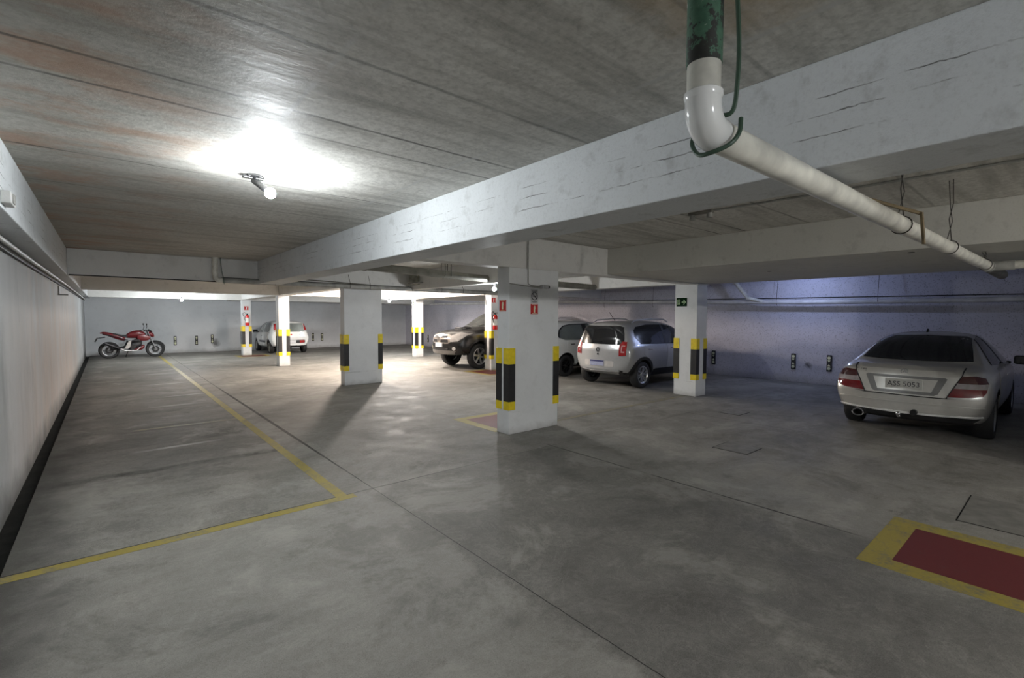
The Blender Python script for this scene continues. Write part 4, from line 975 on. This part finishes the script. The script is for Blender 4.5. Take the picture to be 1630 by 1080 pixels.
for s in (-1, 1):
    c.patch('front_window', sw1, 'y', s, M['glassgrey'], .006, .05); c.patch('rear_side_window', sw2, 'y', s, M['glassgrey'], .006, .05)
    c.patch('window_frame', [(.86, .96), (.56, 1.23), (.36, 1.355), (.30, 1.355), (.51, 1.20), (.76, .96)], 'y', s, M['black'], .009, .03)
    c.patch('front_door', [(-.2, .93), (.82, .935), (.86, .6), (.72, .34), (-.2, .32)], 'y', s, M['whitecar'], .003, .05)
    c.patch('rear_door', [(-.23, .93), (-1.05, .94), (-1.08, .74), (-.84, .6), (-.72, .34), (-.23, .32)], 'y', s, M['whitecar'], .003, .05)
    c.patch('side_lettering', rpoly(-.6, .45, .475, .575, .02), 'y', s, plain('dark_lettering_band', (.10, .10, .11), .5), .008, .05)
c.handle(-.05, .79, M['black']); c.mirror(.66, .93, .98, M['black'])
c.wheels(-1.18, 1.19, .70, .285, .18, 'plain', 5, mat=M['pvc_grey'])

# --- dark off-roader
c = Car('car', 'dark off-road vehicle with bonnet scoop facing the camera lane', (10.62, 13.42, 0), PI, [
 (-2.34, .50, .62, .92, .78, 1.56, .62), (-2.28, .44, .76, .98, .87, 1.70, .66), (-2.0, .40, .84, 1.05, .90, 1.76, .68), (-1.0, .36, .86, 1.07, .905, 1.80, .69), (-.2, .36, .86, 1.06, .905, 1.79, .69), (.25, .36, .86, 1.05, .90, 1.70, .69),
 (.75, .36, .86, 1.04, .895, 1.36, .73), (.98, .38, .86, 1.08, .89, 1.24, .75), (1.5, .40, .86, 1.05, .89, 1.19, .74), (1.95, .42, .86, 1.0, .885, 1.13, .73), (2.16, .42, .84, .92, .87, 1.07, .72), (2.29, .44, .78, .82, .82, 1.0, .66), (2.36, .48, .66, .74, .75, .92, .60)], M['darkcar'], lean=.16, lean_z=.9, bow=(.08, .20), bulge=.05)
c.patch('windscreen', [(.70, 1.27), (.66, 1.40), (.60, 1.60), (.5, 1.66), (0, 1.69), (-.5, 1.66), (-.60, 1.60), (-.66, 1.40), (-.70, 1.27), (0, 1.26)], 'x', 1, plain('grey_windscreen', (.085, .09, .088), .06, var=.3, scale=2, spec=.6), .006, .06)
bm = bmesh.new(); bx(bm, -.2, .2, -.23, .23, -.06, .05, bevel=.035, seg=3); o = obj('bonnet_scoop', bm, M['darkcar'], c.root, True); o.location = (1.42, 0, 1.20)
bm = bmesh.new(); bx(bm, .195, .205, -.19, .19, -.025, .035, bevel=.004); obj('scoop_opening', bm, M['darkcav'], o)
c.patch('grille_surround', [(.50, .80), (.48, 1.0), (.36, 1.035), (-.36, 1.035), (-.48, 1.0), (-.50, .80), (-.40, .765), (.40, .765)], 'x', 1, plain('champagne_grille', (.42, .37, .33), .28, .5, coat=.6), .012, .04)
for (z0, z1, wd) in ((.935, .995, .38), (.80, .895, .44)):
    c.patch('grille_slot', [(wd, z0), (wd-.02, z1), (.11, z1), (.09, z0)], 'x', 1, M['darkcav'], .016, .03); c.patch('grille_slot', mirror_poly([(wd, z0), (wd-.02, z1), (.11, z1), (.09, z0)]), 'x', 1, M['darkcav'], .016, .03)
loc, nor = c.hit('x', 1, 0, .92); bm = bmesh.new()
for (ra, rb, cx, cy) in ((.080, .055, 0, 0), (.030, .052, 0, 0), (.054, .022, 0, .030)):
    pa, pb = circ(cx, cy, ra, 24, rb), circ(cx, cy, ra-.010, 24, rb-.010)
    for i in range(24):
        j = (i+1) % 24; prism(bm, [pa[i], pa[j], pb[j], pb[i]], lambda u, v: Vector((loc.x+.016, u, .92+v)), (1, 0, 0), .008)
obj('emblem', bm, M['chrome'], c.root)
hl = [(.50, .82), (.47, .99), (.58, 1.055), (.72, 1.08), (.835, 1.06), (.825, .95), (.74, .84)]
for q in (hl, mirror_poly(hl)): c.patch('headlight', q, 'x', 1, M['lensclear'], .012, .03)
c.patch('bumper_upper', [(.84, .80), (.55, .775), (-.55, .775), (-.84, .80), (-.84, .50), (-.6, .46), (.6, .46), (.84, .50)], 'x', 1, M['blackgloss'], .012, .035)
c.patch('bumper_intake', [(.46, .655), (.42, .57), (-.42, .57), (-.46, .655)], 'x', 1, M['darkcav'], .020, .04)
c.patch('bumper_guard', [(.70, .56), (.62, .46), (-.62, .46), (-.70, .56), (-.3, .575), (.3, .575)], 'x', 1, plain('dark_bumper_guard', (.11, .105, .10), .4), .018, .04)
for s in (-1, 1): c.patch('fog_light', circ(s*.64, .63, .055, 16), 'x', 1, M['lensclear'], .020, .03)
c.plate(0, .73, .40, .13, M['platewhite'], None, sgn=1, proud=.026)
sw = [(.60, 1.14), (.38, 1.42), (.12, 1.62), (-.2, 1.68), (-1.5, 1.68), (-2.0, 1.62), (-2.08, 1.18), (-1.0, 1.14)]
for s in (-1, 1):
    c.patch('side_window', sw, 'y', s, M['glass'], .006, .06)
    for xx in (-.32, -1.25): c.patch('window_pillar', [(xx, 1.15), (xx-.08, 1.15), (xx-.05, 1.68), (xx, 1.68)], 'y', s, M['black'], .009, .05)
    c.patch('front_door', [(-.34, 1.10), (.72, 1.10), (.80, .8), (.72, .5), (-.34, .48)], 'y', s, M['darkcar'], .004, .06)
    c.patch('rear_door', [(-.37, 1.10), (-1.25, 1.10), (-1.2, .85), (-.95, .5), (-.37, .48)], 'y', s, M['darkcar'], .004, .06)
    bm = bmesh.new(); bx(bm, -.75, .75, -.06, .06, -.03, .03, bevel=.02); o = obj('side_step', bm, M['black'], c.root); o.location = (-.1, s*.90, .40)
    bm = bmesh.new(); tube(bm, [(-1.9, s*.60, 1.79), (-1.8, s*.60, 1.84), (-.3, s*.60, 1.86), (-.1, s*.60, 1.80)], .018, 8); obj('roof_rail', bm, M['black'], c.root, True)
    bm = bmesh.new(); tube(bm, [(.98, s*.12, 1.27), (.86, s*.45, 1.33)], .009, 6); obj('wiper', bm, M['blackgloss'], c.root)
c.mirror(.55, 1.03, 1.16, M['darkcar']); c.handle(-.2, .98, M['chrome']); c.handle(-1.1, 1.0, M['chrome'])
c.root.scale = (1, 1, 1.08)
for s in (-1, 1): c.patch('tail_light', [(s*.66, 1.0), (s*.80, 1.0), (s*.74, 1.3), (s*.66, 1.3)], 'x', -1, M['lensred'], .012, .05)
for x in (-1.38, 1.37): c.arch(x, .40, .44, .50, M['darkcar'], -.2, PI+.2)
c.wheels(-1.38, 1.37, .79, .385, .25, 'wide', 6, gap=.06)

# ---------------------------------------------------------------- motorcycle (nose +x)
def blob(name, st, m_, parent, sub=2, n=10, label=None):
    """st: (x, z, half width, half height) along x"""
    bm = bmesh.new(); rings = []
    for (x, z, a, b) in st:
        rings.append([bm.verts.new((x, a*math.copysign(abs(math.cos(t))**.8, math.cos(t)), z+b*math.copysign(abs(math.sin(t))**.8, math.sin(t)))) for t in [2*PI*k/n for k in range(n)]])
    for p, q in zip(rings, rings[1:]):
        for k in range(n): bm.faces.new((p[k], p[(k+1) % n], q[(k+1) % n], q[k]))
    bm.faces.new(rings[0][::-1]); bm.faces.new(rings[-1])
    bmesh.ops.recalc_face_normals(bm, faces=bm.faces[:])
    me = bpy.data.meshes.new(name); bm.to_mesh(me); bm.free(); o = bpy.data.objects.new(name, me); COL.objects.link(o)
    md = o.modifiers.new('s', 'SUBSURF'); md.levels = sub
    m2 = evaluate(o); o.modifiers.clear(); o.data = m2; bpy.data.meshes.remove(me); m2.materials.append(m_)
    for p in m2.polygons: p.use_smooth = True
    o.parent = parent
    if label: o['label'] = label
    return o
bk = thing('motorcycle', 'red and black motorcycle parked in the far left corner', 'motorcycle', (.78, 24.55, 0), .10)
bk.scale = (1.08, 1.08, 1.08)
def bike_wheel(x, r, wd):
    bm = bmesh.new(); h = wd/2
    lathe(bm, [(r-.10, -h*.5), (r-.08, -h*.9), (r-.03, -h), (r, -h*.4), (r, h*.4), (r-.03, h), (r-.08, h*.9), (r-.10, h*.5), (r-.10, -h*.5)], (0, 0, 0), 'y', 36)
    wh = obj('wheel', bm, M['tyre'], bk, True); wh.location = (x, 0, r)
    bm = bmesh.new(); lathe(bm, [(r-.095, -h*.55), (r-.12, -h*.4), (r-.12, h*.4), (r-.095, h*.55), (r-.095, -h*.55)], (0, 0, 0), 'y', 36); lathe(bm, [(0, -.06), (.045, -.06), (.045, .06), (0, .06)], (0, 0, 0), 'y', 16)
    for k in range(6): tube(bm, [(0, 0, 0), ((r-.11)*math.cos(k*PI/3), 0, (r-.11)*math.sin(k*PI/3))], .014, 6)
    obj('rim', bm, M['bikerim'], wh, True)
    bm = bmesh.new(); lathe(bm, [(.06, -.055), (.12, -.055), (.12, -.05), (.06, -.05), (.06, -.055)], (0, 0, 0), 'y', 24); obj('brake_disc', bm, M['bikeblack'], wh, True)
bike_wheel(-.68, .305, .13); bike_wheel(.68, .30, .11)
blob('fuel_tank', [(-.20, .80, .06, .05), (-.15, .83, .12, .10), (.05, .87, .155, .16), (.25, .88, .15, .15), (.36, .85, .09, .09), (.40, .84, .05, .05)], M['bikered'], bk, label='red fuel tank')
for s in (-1, 1): blob('tank_shroud', [(.10, .76, .02, .08), (.25, .74, .035, .13), (.45, .72, .03, .10), (.52, .74, .015, .04)], M['bikered'], bk).location = (0, s*.15, 0)
blob('seat', [(-.66, .90, .07, .025), (-.5, .88, .11, .045), (-.3, .80, .125, .05), (-.15, .80, .10, .05), (-.10, .82, .06, .03)], M['black'], bk)
blob('tail_fairing', [(-.90, .95, .05, .04), (-.7, .89, .09, .08), (-.5, .81, .115, .10), (-.3, .72, .12, .09), (-.2, .69, .08, .06)], M['bikered'], bk)
blob('tail_light', [(-.93, .935, .03, .02), (-.90, .935, .045, .025), (-.87, .93, .04, .025)], M['lensred'], bk)
bm = bmesh.new(); prism(bm, [(-.78, .80), (-1.02, .76), (-1.08, .62), (-1.05, .61), (-.99, .735), (-.78, .77)], lambda u, v: Vector((u, -.05, v)), (0, 1, 0), .10); obj('rear_mudguard', bm, M['blackgloss'], bk)
blob('engine', [(-.18, .42, .08, .12), (-.10, .43, .13, .17), (.10, .46, .14, .17), (.22, .52, .12, .16), (.28, .55, .07, .10)], M['bikeblack'], bk)
bm = bmesh.new()
for k in range(5): bx(bm, .06, .26, -.13, .13, .56+.03*k, .575+.03*k)
lathe(bm, [(0, -.155), (.09, -.155), (.10, -.13), (.10, .13), (.09, .155), (0, .155)], (-.02, 0, .40), 'y', 20); obj('crankcase', bm, M['bikeblack'], bk, True)
blob('belly_fairing', [(-.05, .33, .08, .04), (.12, .32, .12, .07), (.30, .38, .11, .10), (.36, .43, .06, .05)], M['bikered'], bk)
bm = bmesh.new()
for s in (-1, 1):
    tube(bm, [(.40, s*.05, .88), (.18, s*.15, .66), (-.15, s*.14, .60), (-.22, s*.13, .40)], .024, 8); tube(bm, [(-.15, s*.12, .66), (-.50, s*.10, .80), (-.85, s*.06, .88)], .016, 8)
    tube(bm, [(-.22, s*.12, .42), (-.68, s*.10, .305)], .026, 8)
obj('frame', bm, M['bikeblack'], bk, True)
for s in (-1, 1):
    bm = bmesh.new(); prism(bm, [(-.26, .36), (-.14, .62), (-.05, .66), (-.10, .40), (-.16, .34)], lambda u, v: Vector((u, s*.155-.01, v)), (0, 1, 0), .02); obj('frame_plate', bm, M['steel'], bk, label='bare aluminium pivot plate')
bm = bmesh.new(); tube(bm, [(.22, -.10, .40), (.10, -.13, .27), (-.25, -.16, .28), (-.40, -.17, .36)], .022, 10); obj('exhaust_pipe', bm, M['steel'], bk, True)
bm = bmesh.new(); tube(bm, [(-.38, -.17, .35), (-.42, -.175, .37), (-.82, -.20, .56), (-.84, -.20, .57)], [.03, .05, .055, .035], 14); obj('silencer', bm, M['bikeblack'], bk, True)
for s in (-1, 1):
    bm = bmesh.new(); tube(bm, [(.68, s*.085, .30), (.58, s*.085, .58)], .026, 10); tube(bm, [(.585, s*.085, .56), (.44, s*.085, .99)], .019, 10); obj('fork_leg', bm, M['bikerim'], bk, True)
bm = bmesh.new(); pts = arc((.68, 0, .30), (1, 0, 0), (0, 0, 1), .325, .25, 2.5, 12)
vs = [[bm.verts.new(p+Vector((0, y, -.02*abs(y)/.06))) for y in (-.065, 0, .065)] for p in pts]
for a, b in zip(vs, vs[1:]):
    for k in (0, 1): bm.faces.new((a[k], a[k+1], b[k+1], b[k]))
bmesh.ops.solidify(bm, geom=bm.faces[:], thickness=.008); obj('front_mudguard', bm, M['blackgloss'], bk, True)
blob('headlight_cowl', [(.44, .86, .06, .06), (.50, .87, .12, .11), (.60, .84, .115, .10), (.66, .80, .06, .05)], M['bikered'], bk)
blob('windscreen', [(.44, .98, .05, .03), (.48, 1.02, .09, .055), (.55, .99, .09, .04), (.60, .95, .05, .02)], M['blackgloss'], bk)
blob('headlight', [(.62, .79, .05, .03), (.66, .79, .08, .05), (.68, .78, .05, .03)], M['lensclear'], bk)
bm = bmesh.new(); tube(bm, [(.30, -.38, 1.0), (.38, -.22, 1.03), (.43, -.08, 1.0), (.43, .08, 1.0), (.38, .22, 1.03), (.30, .38, 1.0)], .013, 10)
for s in (-1, 1): tube(bm, [(.32, s*.34, 1.01), (.28, s*.43, .995)], .019, 10)
obj('handlebar', bm, M['black'], bk, True)
for s in (-1, 1):
    bm = bmesh.new(); tube(bm, [(.36, s*.26, 1.03), (.40, s*.30, 1.16), (.38, s*.33, 1.22)], .007, 8); bx(bm, -.012, .012, -.055, .055, -.035, .035, bevel=.01, M4=Matrix.Translation((.38, s*.34, 1.24)))
    obj('mirror', bm, M['blackgloss'], bk, True)
bm = bmesh.new(); tube(bm, [(-.1, .14, .30), (-.18, .28, .02), (-.14, .32, .004)], .012, 8); obj('side_stand', bm, M['bikeblack'], bk, True)
